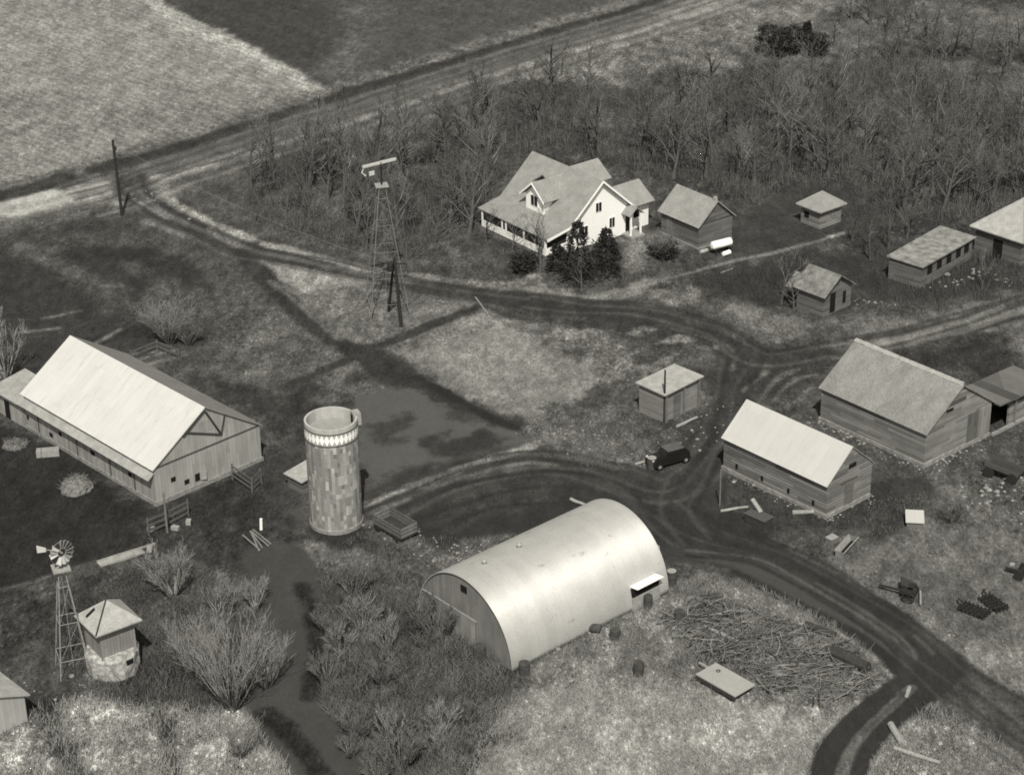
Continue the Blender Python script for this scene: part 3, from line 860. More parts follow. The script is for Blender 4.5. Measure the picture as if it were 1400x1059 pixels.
MB().slab((-BL - 4.4, 2.9, 2.66), (-BL - .02, 2.9, 2.66), (-BL - .02, -.5, 2.15), (-BL - 4.4, -.5, 2.15), .08).build('annex_roof', M_paleroof, an)
MB().box(-BL - 2.9, -BL - 2.2, -.13, .0, .0, 1.5).build('annex_door', M_dark, an)

# ------------------------------------------------------------------ silo
SX, SY = -12.65, 131.2
t = thing('silo', 'round tile silo with a band of white diamonds below its open top', 'silo', (SX, SY))
SR, SH = 1.86, 8.25
M_tile = mottled('glazed_tile', 1.18, .12, 2.5, rough=.7, tone_attr=True, amp2=.16)
m = MB(); nc_, nr_ = 52, 20
rs = random.Random(5)
z0t, z1t = 0.0, 7.1; prev = {}
for r_ in range(nr_):
    for k in range(nc_):
        a0, a1 = 2 * math.pi * k / nc_, 2 * math.pi * (k + 1) / nc_
        zz0 = z0t + (z1t - z0t) * r_ / nr_; zz1 = z0t + (z1t - z0t) * (r_ + 1) / nr_
        ton = rs.choice((.19, .21, .22, .23, .24, .26, .29, .33, .38)) * (1.0 + .1 * math.sin(k * 2.1))
        if r_ and rs.random() < .4: ton = prev[k]
        prev[k] = ton
        if r_ == 0: ton *= 1.25
        if rs.random() < .05: ton = rs.choice((.15, .40))
        m.add([(SR * math.cos(a0), SR * math.sin(a0), zz0), (SR * math.cos(a1), SR * math.sin(a1), zz0), (SR * math.cos(a1), SR * math.sin(a1), zz1), (SR * math.cos(a0), SR * math.sin(a0), zz1)], [(0, 1, 2, 3)], ton)
m.build('tile_wall', M_tile, t, tone=True)
m = MB()
for k in range(nc_):
    a0, a1 = 2 * math.pi * k / nc_, 2 * math.pi * (k + 1) / nc_
    q = lambda a, r, z: (r * math.cos(a), r * math.sin(a), z)
    m.add([q(a0, SR, 7.1), q(a1, SR, 7.1), q(a1, SR, SH), q(a0, SR, SH), q(a0, SR - .16, SH), q(a1, SR - .16, SH), q(a0, SR - .16, 7.0), q(a1, SR - .16, 7.0)],
          [(0, 1, 2, 3), (3, 2, 5, 4), (4, 5, 7, 6)], .38 + .05 * rs.random())
m.build('rim', M_tile, t, tone=True)
m = MB()
ND = 34
for k in range(ND):
    a = 2 * math.pi * k / ND; da = math.pi / ND * .93
    def qd(aa, z): return ((SR + .012) * math.cos(aa), (SR + .012) * math.sin(aa), z)
    m.add([qd(a, 7.05), qd(a + da, 7.38), qd(a + da, 7.52), qd(a, 7.85), qd(a - da, 7.52), qd(a - da, 7.38)], [(0, 1, 2, 3, 4, 5)])
m.build('diamond_band', M_white, t)
for z_ in (7.9, 6.98): MB().lathe([(SR, z_ - .04), (SR + .03, z_ - .035), (SR + .03, z_ + .035), (SR, z_ + .04)], 40, cap=False).build('hoop', M_trim, t)
MB().lathe([(SR - .15, 7.42), (0.001, 7.5)], 38).build('silage', mottled('silage_fill', .34, .15, 1.5, rough=.95), t)
MB().lathe([(SR + .06, -.2), (SR + .06, .28)], 38, jitter=.01).build('foundation', M_stone, t)
hx, hy = (SR - .02) * math.cos(R(22)), (SR - .02) * math.sin(R(22))
MB().obox((hx, hy, 7.95), (.55, .75, .9), rz=R(22)).build('chute_hood', M_concrete, t)
MB().obox((hx - .29, hy - .12, 7.95), (.03, .35, .6), rz=R(22)).build('chute_opening', M_dark, t)

# the low shed behind it
x, y = atxy(414, 676)
t = thing('feed_shed', 'low shed with a pale slab roof half hidden behind the silo', 'shed', (x, y), R(-46))
MB().box(-1.7, 0, 0, 1.8, -.1, 1.1).build('wall', M_old, t)
MB().slab((-1.9, -.2, 1.15), (.2, -.2, 1.15), (.2, 2.0, 1.4), (-1.9, 2.0, 1.4), .09).build('roof', M_tankroof, t)

# ------------------------------------------------------------------ quonset
t = thing('quonset_hut', 'large round-arched metal hut with a shiny pale shell in the foreground', 'building', (-.2, 111.89), R(41))
QL, QR, QH = 13.75, 4.71, 4.91
def arc(a, k=1.0): return (QR - QR * k * math.cos(a), QH * k * math.sin(a))
def shell_mat():
    m, n, b = new_mat('galvanised_sheet')
    v = coords(n, (1, 1, 1))
    bl = math_node(n, 'MULTIPLY_ADD', noise_node(n, v, .8, 4), .30, .85)
    fi = math_node(n, 'MULTIPLY_ADD', noise_node(n, v, 7, 3), .2, .9)
    sp = n.nodes.new('ShaderNodeSeparateXYZ'); tc = n.nodes.new('ShaderNodeTexCoord'); n.links.new(tc.outputs['Object'], sp.inputs[0])
    fr = math_node(n, 'FRACT', math_node(n, 'DIVIDE', sp.outputs[0], .76))
    seam = math_node(n, 'MULTIPLY_ADD', math_node(n, 'LESS_THAN', fr, .04), -.08, 1.0)
    sh = math_node(n, 'FLOOR', math_node(n, 'DIVIDE', sp.outputs[0], .76))
    wn = n.nodes.new('ShaderNodeTexWhiteNoise'); wn.noise_dimensions = '1D'; n.links.new(sh, wn.inputs['W'])
    shd = math_node(n, 'MULTIPLY_ADD', wn.outputs['Value'], .06, .97)
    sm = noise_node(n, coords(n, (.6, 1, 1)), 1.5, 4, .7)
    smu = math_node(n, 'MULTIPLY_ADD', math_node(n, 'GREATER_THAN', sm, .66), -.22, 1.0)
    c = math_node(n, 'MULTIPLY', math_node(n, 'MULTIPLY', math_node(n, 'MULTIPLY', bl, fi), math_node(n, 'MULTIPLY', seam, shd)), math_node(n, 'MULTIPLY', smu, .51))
    n.links.new(grey(n, c), b.inputs['Base Color'])
    b.inputs['Metallic'].default_value = .48
    b.inputs['Anisotropic'].default_value = .9
    b.inputs['Anisotropic Rotation'].default_value = .25
    tg = n.nodes.new('ShaderNodeTangent'); tg.direction_type = 'RADIAL'; tg.axis = 'X'
    n.links.new(tg.outputs[0], b.inputs['Tangent'])
    b.inputs['Roughness'].default_value = .78
    return m
m = MB(); NA = 40
vs = []; fs = []
XS = (-.12, -.09, QL * .33, QL * .66, QL + .09, QL + .12)
for i, xx in enumerate(XS):
    for k in range(NA + 1):
        y_, z_ = arc(math.pi * k / NA); vs.append((xx, y_, z_ - .02))
for i in range(5):
    for k in range(NA): fs.append((i * (NA + 1) + k, (i + 1) * (NA + 1) + k, (i + 1) * (NA + 1) + k + 1, i * (NA + 1) + k + 1))
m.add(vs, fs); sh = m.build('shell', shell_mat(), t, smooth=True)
sol = sh.modifiers.new('thickness', 'SOLIDIFY'); sol.thickness = .06; sol.offset = -1
M_qend = boards('hut_end_board', .21, .3, False, .12, .06, .8, .25)
for xx in (0.0, QL - .1):
    MB().prism([arc(math.pi * k / NA, .985) for k in range(NA + 1)], 'x', xx, xx + .1).build('end_wall', M_qend, t)
MB().box(-.07, -.01, 3.5, 9.0, 2.02, 2.14).build('door_rail', M_palewood, t)
MB().box(-.05, -.005, 3.7, 7.2, .0, 2.0).build('sliding_door', boards('hut_door_board', .29, .25, False, .15, .08, .7, .3), t)
MB().box(-.03, -.005, 4.4, 5.0, 3.75, 4.25).build('window', M_dark, t)
MB().obox((11.7, -.06, 1.78), (2.4, .75, .06), rx=R(-8)).build('hatch', M_white, t)
MB().box(10.5, 12.9, -.02, .4, 1.0, 1.55).build('hatch_opening', M_dark, t)
MB().box(10.45, 12.95, -.07, .5, .0, .98).build('hatch_panel', M_paleroof, t)
for xx in (2.0, 5.0): MB().lathe([(.12, 0), (.12, .25), (.2, .26), (.02, .4)], 8, (xx, QR + .3, QH - .03)).build('roof_vent', M_galv, t)
MB().box(QL + .12, QL + .3, 1.1, 1.35, 2.75, 3.05).build('bracket', M_palewood, t)

# ------------------------------------------------------------------ corn crib and granary
t = thing('corn_crib', 'narrow board crib with a smooth pale metal roof next to the larger granary', 'crib', (22.11, 130.4), R(-48.8))
gable_box(t, 9.98, 4.81, 2.84, 4.9, M_crib, M_cribroof, M_grayroof, .1, .25, .08, .3)
panel(t, 'gable_window', M_dark, 'g', 2.2, 3.0, 3.2, 3.55, .02)
panel(t, 'door', M_old, 'g', 1.9, 2.8, .3, 2.1, .03)
panel(t, 'batten', M_trim, 'g', 1.4, 3.2, 2.2, 2.3, .05)
for x in (-8.75, -6.25, -3.7, -1.35): panel(t, 'hatch', M_dark, 'f', x, x + .22, .6, 1.0, .03)

t = thing('granary', 'large grey board granary with a dull shingle roof and a lean-to', 'barn', (30.34, 137.65), R(-49.7))
gable_box(t, 10.2, 7.68, 2.92, 5.55, M_gray, M_grayroof, M_grayroof, .18, .22, .1, .32)
panel(t, 'gable_window', M_dark, 'g', 2.2, 3.0, 3.75, 4.0, .02)
panel(t, 'gable_board', M_trim, 'g', 2.4, 4.4, 4.2, 4.5, .04)
panel(t, 'door', boards('granary_door', .13, .22, False, .2, .1, .6), 'g', 4.9, 6.1, .3, 2.7, .05)
panel(t, 'door', boards('granary_door_pale', .26, .22, False, .2, .1, .6), 'g', 6.2, 7.5, .25, 2.75, .08)
rd = MB(); rr = random.Random(3)
for i in range(46):
    x = -10.3 + i * .228
    rd.obox((x, 3.84, 5.64), (.2, .34, .05), rx=R(rr.uniform(20, 45)), rz=R(rr.uniform(-6, 6)))
rd.build('ridge_boards', M_tankroof, t)
le = MB()
le.slab((-3.2, 7.98, 2.66), (.6, 7.98, 2.66), (.6, 14.5, 2.5), (-3.2, 14.5, 2.5), .12)
ro = le.build('lean_to_roof', M_old, t)
for yy in (10.4, 13.9): MB().box(.1, .28, yy, yy + .18, -.1, 2.36).build('post', M_greywood, t)
MB().box(-3.0, -2.8, 7.75, 14.2, -.1, 2.45).build('lean_to_wall', M_old, t)
MB().box(-2.8, .1, 14.0, 14.2, -.1, 2.35).build('lean_to_wall', M_old, t)
m = MB(); m.box(-.1, .1, 9.9, 14.0, -.1, 1.9); m.build('lean_to_front', M_gray, t)
MB().box(.1, .35, 7.8, 14.2, -.2, .18).build('sill', M_stone, t)

# ------------------------------------------------------------------ farmhouse
t = thing('farmhouse', 'white farmhouse with grey shingle roofs, a dormer and a deep front porch', 'house', (5.25, 179.49), R(-52.3))
HL, HW, HE, HH, HD, HZ = 9.54, 7.95, 2.48, 6.02, 2.66, 1.95
sl = (HH - HE) / (HW / 2)
w = MB().prism([(0, -.1), (HW, -.1), (HW, HE), (HW / 2, HH), (0, HE)], 'x', -HL, 0)
w.build('wall', M_white, t)
og, oe, up = .42, .5, .1
def roofp(y): return HH + up - sl * abs(y - HW / 2)
f = MB()
f.slab((-HL - og, HW / 2, roofp(HW / 2)), (og, HW / 2, roofp(HW / 2)), (og, 0, roofp(0)), (-HL - og, 0, roofp(0)), .12)
f.slab((-HL - og, 0, roofp(0)), (og, 0, roofp(0)), (og, -HD, HZ + up), (-HL - og, -HD, HZ + up), .12)
f.build('roof', M_houseroof, t)
MB().slab((-HL - og, HW / 2 + .004, roofp(HW / 2)), (og, HW / 2 + .004, roofp(HW / 2)), (og, HW + oe, roofp(HW + oe)), (-HL - og, HW + oe, roofp(HW + oe)), .12).build('roof', M_houseroof, t)
m = MB()
for xx in (og + .003, ):
    for ya, yb in ((HW / 2, 0), (HW / 2, HW + oe), (0, -HD)):
        za = roofp(ya); zb = roofp(yb) if yb >= 0 else HZ + up
        m.add([(xx, ya, za + .02), (xx, yb, zb + .02), (xx, yb, zb - .2), (xx, ya, za - .2), (xx + .05, ya, za + .02), (xx + .05, yb, zb + .02), (xx + .05, yb, zb - .2), (xx + .05, ya, za - .2)],
              [(0, 1, 2, 3), (7, 6, 5, 4), (0, 4, 5, 1), (2, 6, 7, 3), (1, 5, 6, 2), (0, 3, 7, 4)])
m.build('barge_board', M_white, t)
# porch
MB().box(-HL, 0, -HD + .1, -.01, -.1, .35).build('porch_floor', M_greywood, t)
rail = MB(); rail.box(-HL, 0, -HD + .12, -HD + .22, .35, 1.02); rail.box(-.1, 0, -HD + .22, -.02, .35, 1.0); rail.box(-HL, -HL + .1, -HD + .22, -.02, .35, 1.0)
rail.build('porch_rail', M_white, t)
for xx in (-HL + .02, -HL * .68, -HL * .62, -HL * .34, -.2):
    MB().box(xx, xx + .2, -HD + .1, -HD + .28, 1.0, HZ - .03).build('porch_post', M_white, t)
MB().box(-HL + .1, -.12, -.06, -.005, 1.0, HE - .1).build('porch_screen', plain('dark_screen', .03, .9), t)
MB().box(-HL + .25, -.25, -HD + .14, -HD + .17, 1.02, HZ).build('porch_screen', plain('dark_mesh', .03, .9), t)
MB().box(-.09, -.06, -HD + .3, -.1, 1.0, HZ).build('porch_screen', plain('dark_end_mesh', .03, .9), t)
# gable windows and door
window(t, 'g', 3.35, 4.15, 3.0, 4.0)
window(t, 'g', 5.0, 5.75, 1.05, 2.1)
window(t, 'g', 1.6, 2.5, 1.0, 2.1)
# dormer
dx = -4.74
d = MB(); hw = 1.3
d.prism([(dx - hw, 2.6), (dx + hw, 2.6), (dx + hw, 4.1), (dx, 5.25), (dx - hw, 4.1)], 'y', .05, 3.2)
dm = d.build('dormer', M_white, t)
r1 = MB()
for s in (-1, 1):
    r1.slab((dx, -.3, 5.5), (dx, 3.7, 5.5), (dx + s * 1.79, 2.0, 3.98), (dx + s * 1.79, -.3, 3.98), .1)
r1.build('dormer_roof', M_houseroof, dm)
m = MB()
for s in (-1, 1):
    m.add([(dx, -.31, 5.53), (dx + s * 1.79, -.31, 4.01), (dx + s * 1.79, -.31, 3.83), (dx, -.31, 5.33), (dx, -.36, 5.53), (dx + s * 1.79, -.36, 4.01), (dx + s * 1.79, -.36, 3.83), (dx, -.36, 5.33)],
          [(0, 1, 2, 3), (7, 6, 5, 4), (0, 4, 5, 1), (1, 5, 6, 2), (2, 6, 7, 3)])
m.build('dormer_barge_board', M_white, dm)
m = MB(); m.box(dx - .55, dx + .5, 0.0, .06, 3.1, 4.2); wf = m.build('dormer_window', M_white, dm)
m = MB(); m.box(dx - .48, dx - .06, -.02, .0, 3.18, 4.12); m.box(dx + .02, dx + .44, -.02, .0, 3.18, 4.12); m.build('pane', M_glass, wf)
# rear wings
def wing(name, xc, y0, y1, ridge, halfw, eave, over):
    k = (ridge - eave) / halfw
    hwall = halfw - over
    ze = ridge - k * hwall
    o = MB().prism([(xc - hwall, -.1), (xc + hwall, -.1), (xc + hwall, ze), (xc, ridge - .03), (xc - hwall, ze)], 'y', y0, y1).build(name, M_white, t)
    r = MB()
    for s in (-1, 1): r.slab((xc, y0 - 3.0, ridge + .08), (xc, y1 + .35, ridge + .08), (xc + s * halfw, y1 + .35, eave + .08), (xc + s * halfw, y0 - 3.0 if name == 'rear_wing' else y0 + .2, eave + .08), .1)
    r.build('wing_roof', M_houseroof, o)
    return o
wing('rear_wing', -5.9, HW - 3.0, 8.3, 5.35, 2.1, 3.95, .35)
kw = wing('kitchen_wing', -2.15, HW - .2, 10.2, 3.9, 2.35, 2.4, .55)
MB().box(-.36, -.32, 8.35, 9.05, 1.1, 1.95).build('window', M_glass, kw)
# portico
po = MB()
for s, ye in ((-1, 6.5), (1, 8.3)): po.slab((0.02, 7.4, 2.95), (1.25, 7.4, 2.95), (1.25, ye, 2.15), (0.02, ye, 2.15), .08)
pr = po.build('portico_roof', M_houseroof, t)
for yy in (6.75, 7.95): MB().box(.95, 1.1, yy, yy + .15, .1, 2.2).build('portico_post', M_white, t)
MB().box(.02, 1.5, 6.6, 8.2, -.1, .15).build('portico_step', M_concrete, t)
panel(t, 'door', M_glass, 'g', 7.05, 7.75, .2, 2.1, .03)

# ------------------------------------------------------------------ sheds round the house
t = thing('wash_house', 'brown gabled shed with a stub chimney just right of the white farmhouse', 'shed', (17.3, 179.74), R(-52.2))
gable_box(t, 5.11, 4.21, 2.4, 4.24, M_old, M_houseroof, M_houseroof, .25, .3, .1, .15)
MB().box(-.3, -.02, 1.95, 2.25, 4.1, 4.55).build('chimney', M_tankroof, t)
panel(t, 'door', M_greywood, 'f', -4.4, -3.6, .1, 1.9, .03)
panel(t, 'batten', M_trim, 'g', .1, 4.1, 2.3, 2.42, .04)


def hip_box(t, S, T, he, ha, wall, roof, o=.35, ridge=0.0, cap=None):
    MB().box(-S, 0, 0, T, -.1, he + .05).build('wall', wall, t)
    e = [(-S - o, -o, he), (o, -o, he), (o, T + o, he), (-S - o, T + o, he)]
    a, b = (-S / 2 - ridge, T / 2, ha), (-S / 2 + ridge, T / 2, ha)
    m = MB(); v = e + [a, b] + [(p[0], p[1], p[2] - .1) for p in e]
    m.add(v, [(0, 1, 5, 4), (1, 2, 5), (2, 3, 4, 5), (3, 0, 4), (0, 6, 7, 1), (1, 7, 8, 2), (2, 8, 9, 3), (3, 9, 6, 0), (9, 8, 7, 6)])
    ro = m.build('roof', roof, t)
    if cap:
        m = MB()
        for p, q in ((e[0], a), (e[1], b), (e[2], b), (e[3], a)): m.tube([p, q], .06, 4)
        m.build('hip_cap', cap, ro)
    return ro


t = thing('brooder_house', 'small square shed with a pyramid roof alone on the dark lawn', 'shed', (28.98, 183.98), R(-51.6))
hip_box(t, 2.44, 2.87, 1.86, 3.11, M_gray, M_houseroof, .35, 0, M_palewood)
panel(t, 'window', M_dark, 'f', -2.0, -1.4, .7, 1.3, .02)

t = thing('poultry_house', 'hip roofed building cut by the right edge of the picture', 'shed', (45.65, 174.62), R(-48))
hip_box(t, 5.03, 7.0, 2.44, 4.9, M_old, M_tankroof, .4, 0, M_palewood)
panel(t, 'door', M_dark, 'f', -3.0, -2.0, 0, 1.8, .02)
for a in (1.0, 3.4): panel(t, 'window', M_dark, 'g', a, a + 1.2, 1.0, 1.8, .02)

t = thing('hen_house', 'long low shed with a mottled flat roof in the weeds at right', 'shed', (35.92, 170.16), R(-42))
S_, T_ = 3.3, 8.6
MB().box(-S_, 0, 0, T_, -.1, 2.0).build('wall', M_old, t)
MB().slab((-S_ - .2, -.2, 2.2), (.25, -.2, 2.12), (.25, T_ + .2, 2.12), (-S_ - .2, T_ + .2, 2.25), .1).build('roof', mottled('patched_roofing', .26, .6, 1.3, rough=.95, amp2=.3), t)
for a in (1.0, 2.6, 4.2, 5.8, 7.2): panel(t, 'window', M_dark, 'g', a, a + .8, .9, 1.7, .02)
MB().box(-2.6, -2.2, T_ - 1.2, T_ - .8, 2.1, 2.6).build('vent', M_palewood, t)

t = thing('privy_shed', 'small tumbledown gabled shed with dark doorways behind the farmyard', 'shed', (26.56, 164.39), R(-47.7))
gable_box(t, 2.9, 3.71, 2.1, 3.4, M_old, M_moss, M_moss, .35, .3, .09)
panel(t, 'door', M_dark, 'g', .9, 1.6, .1, 1.9, .02)
panel(t, 'door', M_dark, 'g', 2.6, 3.0, .5, 1.6, .02)
MB().slab((-3.95, -.35, 1.8), (-3.3, -.35, 1.8), (-3.3, 1.0, 2.8), (-3.95, 1.0, 2.8), .07).build('loose_roof_panel', M_grayroof, t)

t = thing('open_shed', 'small low shed with a pale flat roof behind the dark pole', 'shed', (11.73, 145.49), R(-47.1))
MB().box(-2.73, -.1, .02, 4.0, -.1, 2.4).build('wall', boards('pale_shed_board', .25, .22, True, .15, .1, .6, .3), t)
MB().slab((-2.95, -.2, 2.55), (.2, -.2, 2.5), (.2, 4.25, 2.64), (-2.95, 4.25, 2.62), .09).build('roof', M_tankroof, t)
MB().box(-.11, -.06, 1.1, 1.9, .1, 1.9).build('door', M_old, t)
for yy in (.15, 2.2, 3.9): MB().box(-.04, .1, yy - .07, yy + .07, -.1, 2.45).build('post', M_greywood, t)

x, y = atxy(38, 985)
t = thing('gable_shed', 'shed with a plain grey end wall cut by the left edge of the picture', 'shed', (x, y), R(-47))
W_, H_ = 5.0, 1.95
sl2 = .42
o0 = -W_
MB().prism([(o0, -.1), (0, -.1), (0, H_), (o0 / 2, H_ + sl2 * W_ / 2), (o0, H_)], 'x', -5.5, 0).build('wall', boards('pale_end_board', .42, .25, False, .08, .05, .8, .2), t)
for s in (-1, 1):
    ye = o0 / 2 + s * (W_ / 2 + .3)
    MB().slab((-5.7, o0 / 2, H_ + sl2 * W_ / 2 + .08), (.2, o0 / 2, H_ + sl2 * W_ / 2 + .08), (.2, ye, H_ - .126 + .08), (-5.7, ye, H_ - .126 + .08), .09).build('roof_slope', M_tankroof, t)

# ------------------------------------------------------------------ tank house
t = thing('tank_house', 'square tank house with pale pyramid roof on a whitewashed round base', 'tank house', (-25.95, 111.55), R(-54.1))
TS, TT = 2.25, 2.4
MB().box(-TS, 0, 0, TT, 1.5, 3.8).build('wall', boards('tank_board', .26, .22, False, .15, .1, .6, .3), t)
e_ = .4; he, ha = 3.76, 5.1
e = [(-TS - e_, -e_, he), (e_, -e_, he), (e_, TT + e_, he), (-TS - e_, TT + e_, he)]; ap = (-TS / 2, TT / 2, ha)
m = MB().add(e + [ap] + [(p[0], p[1], p[2] - .1) for p in e], [(0, 1, 4), (1, 2, 4), (2, 3, 4), (3, 0, 4), (0, 5, 6, 1), (1, 6, 7, 2), (2, 7, 8, 3), (3, 8, 5, 0), (8, 7, 6, 5)])
ro = m.build('roof', M_tankroof, t)
MB().tube([(e_, -e_, he + .03), ap], .05, 4).build('hip_cap', M_darkwood, ro)
sn = (ha - he) / (TT / 2 + e_)
MB().obox((-1.5, .22, he + sn * (.22 + e_) + .03), (.22, .75, .06), rz=R(-15), rx=math.atan(sn)).build('hatch', M_dark, ro)
m = MB(); m.lathe([(1.62, -.15), (1.7, .5), (1.72, 1.4), (1.55, 1.75)], 14, (-TS / 2, TT / 2, 0), jitter=.025)
m.build('tank_base', mottled('whitewashed_tank', .42, .75, 3.2, rough=.95, amp2=.3), t)
MB().obox((.5, 1.6, 1.15), (.1, .5, .32), rz=R(12)).build('window', M_dark, t)


# ------------------------------------------------------------------ windmills
def tower(t, h, wb, wt, mat, nb=5, rad=.04):
    for sx in (-1, 1):
        for sy in (-1, 1):
            MB().tube([(sx * wb / 2, sy * wb / 2, -.1), (sx * wt / 2, sy * wt / 2, h)], rad, 5).build('leg', mat, t)
    m = MB()
    for i in range(1, nb + 1):
        z = h * (i - .5) / nb; z2 = h * (i + .5) / nb if i < nb else h
        w1 = (wb + (wt - wb) * z / h) / 2; w2 = (wb + (wt - wb) * z2 / h) / 2
        c1 = [(-w1, -w1, z), (w1, -w1, z), (w1, w1, z), (-w1, w1, z)]
        c2 = [(-w2, -w2, z2), (w2, -w2, z2), (w2, w2, z2), (-w2, w2, z2)]
        for k in range(4):
            m.tube([c1[k], c1[(k + 1) % 4]], rad * .6, 4)
            m.tube([c1[k], c2[(k + 1) % 4]], rad * .35, 4)
    m.build('brace', mat, t)
    MB().tube([(0, 0, 0), (0, 0, h + .2)], rad * .5, 5).build('pump_rod', mat, t)


x, y = atxy(101, 915)
t = thing('windmill', 'bladed windmill on a lattice tower beside the tank house', 'windmill', (x, y), R(20))
WMH = 7.6
M_wm = mottled('weathered_steel', .33, .25, 3, rough=.7, metal=.2)
tower(t, WMH, 2.0, .35, M_wm, 3, .042)
MB().box(-.55, .55, -.55, .55, WMH - .1, WMH).build('platform', M_palewood, t)
MB().tube([(0, 0, WMH), (0, 0, WMH + 1.25)], .07, 6).build('mast', M_wm, t)
wr = R(-20) + R(-48)        # which way the wheel looks, in the tower's frame
hub = Vector((0, 0, WMH + 1.2))
ax = Vector((math.cos(wr), math.sin(wr), 0)); si = Vector((-ax.y, ax.x, 0)); upv = Vector((0, 0, 1))
hub = hub + ax * .35
wheel = MB().tube([hub - ax * .5, hub + ax * .08], .06, 6).build('wheel', M_wm, t)
rw = random.Random(8)
for k in range(16):
    if k in (5, 9, 10): continue
    a = 2 * math.pi * k / 16
    rad = si * math.cos(a) + upv * math.sin(a); tan = -si * math.sin(a) + upv * math.cos(a)
    b_ = MB(); p0 = hub + rad * .28; p1 = hub + rad * .82
    tw = ax * .10
    v = [p0 - tan * .05 - tw * .5, p0 + tan * .05 + tw * .5, p1 + tan * .13 + tw, p1 - tan * .13 - tw]
    nn = ax * .012
    b_.add([q + nn for q in v] + [q - nn for q in v], [(0, 1, 2, 3), (7, 6, 5, 4), (0, 4, 5, 1), (1, 5, 6, 2), (2, 6, 7, 3), (3, 7, 4, 0)])
    b_.build('blade', M_paleiron if rw.random() < .9 else M_wm, wheel)
for rr_ in (.3, .8):
    MB().tube([hub + (si * math.cos(2 * math.pi * k / 16) + upv * math.sin(2 * math.pi * k / 16)) * rr_ for k in range(17)], .014, 4, False).build('rim', M_wm, wheel)
vd = Vector((math.cos(R(-20) + R(172)), math.sin(R(-20) + R(172)), 0))
c0 = Vector((0, 0, WMH + 1.2))
MB().tube([c0, c0 + vd * .85], .03, 5).build('tail_boom', M_wm, t)
p0, p1 = c0 + vd * .8, c0 + vd * 1.4
sd = Vector((-vd.y, vd.x, 0)) * .012
v = [p0 + upv * -.14, p1 + upv * -.27, p1 + upv * .27, p0 + upv * .14]
MB().add([q + sd for q in v] + [q - sd for q in v], [(0, 1, 2, 3), (7, 6, 5, 4), (0, 4, 5, 1), (1, 5, 6, 2), (2, 6, 7, 3), (3, 7, 4, 0)]).build('tail_vane', M_paleiron, t)

x, y = atxy(527, 424)
t = thing('broken_windmill', 'tall lattice windmill tower with only a bare pale tail beam left on top', 'windmill', (x + .15, y), R(12))
FH = 11.6
tower(t, FH, 3.4, .5, mottled('old_galvanised', .20, .2, 3, rough=.8), 5, .042)
MB().box(-.55, .55, -.5, .5, FH - .12, FH - .02).build('platform', M_palewood, t)
MB().tube([(0, 0, FH), (0, 0, FH + 2.0)], .09, 6).build('mast', M_iron, t)
a = R(-12) + R(34)
dr = Vector((math.cos(a), math.sin(a), 0)); pd = Vector((-dr.y, dr.x, 0))
c0 = Vector((0, 0, FH + 1.95))
q0, q1 = c0 - dr * 1.75, c0 + dr * 1.5
m = MB(); nz = Vector((0, 0, .11)); m.add([q0 - pd * .07 - nz, q1 - pd * .07 - nz, q1 + pd * .07 - nz, q0 + pd * .07 - nz, q0 - pd * .07 + nz, q1 - pd * .07 + nz, q1 + pd * .07 + nz, q0 + pd * .07 + nz],
              [(0, 3, 2, 1), (4, 5, 6, 7), (0, 1, 5, 4), (1, 2, 6, 5), (2, 3, 7, 6), (3, 0, 4, 7)])
m.build('tail_beam', M_paleiron, t)
m = MB(); e0 = q0 + dr * .15
m.tube([e0, e0 + Vector((0, 0, -.5)) - dr * .25, e0 + Vector((0, 0, -.85)) + dr * .1], [.08, .07, .09], 5); m.obox(e0 + Vector((0, 0, -.75)) + dr * .7, (.5, .1, .35), rz=a)
m.build('tail_remnant', M_paleiron, t)

# ------------------------------------------------------------------ poles
M_pole = mottled('creosoted_pole', .035, .3, 4, rough=.9)
def pole(name, label, bpx, h, r=.13, lean=0.0, mat=None):
    x, y = atxy(*bpx)
    t = thing(name, label, 'pole', (x, y))
    MB().tube([(0, 0, -.3), (lean * h * .5, 0, h * .5), (lean * h, 0, h)], [r, r * .9, r * .75], 8).build('shaft', mat or M_pole, t)
    return t
t = pole('utility_pole', 'tall dark utility pole at the road junction near the stubble field', (167, 295), 7.7, .16, -.02)
m = MB(); m.tube([(-.15, -.1, 5.9), (.15, -.1, 5.9)], .09, 6); m.obox((0, -.16, 6.9), (.3, .12, .4)); m.build('insulator', M_iron, t)
x, y = atxy(549, 446)
t = thing('transformer_pole', 'pair of dark poles carrying a transformer below the broken windmill', 'pole', (x, y))
MB().tube([(0, 0, -.3), (-.35, .1, 6.3)], [.16, .12], 8).build('shaft', M_pole, t)
x2, y2 = atxy(531, 425)
MB().tube([(x2 - x, y2 - y, -.2), (-.45, .3, 5.9)], [.13, .1], 8).build('shaft', M_pole, t)
m = MB(); m.tube([(-1.2, .25, 5.75), (.7, 0, 5.75)], .07, 6); m.build('crossarm', M_pole, t)
m = MB(); m.lathe([(.22, 5.0), (.25, 5.1), (.25, 5.6), (.2, 5.7)], 10, (-.75, .25, 0)); m.build('transformer', M_iron, t)
pole('yard_pole', 'slim dark pole standing against the pale flat roofed shed', (908, 577), 4.5, .09)
pole('fence_pole', 'thin pole at the far corner of the pale roofed crib', (984, 692), 3.0, .06, mat=M_greywood)
pole('gate_pole', 'grey gate pole below the front corner of the big barn', (229, 728), 3.2, .09, mat=M_greywood)

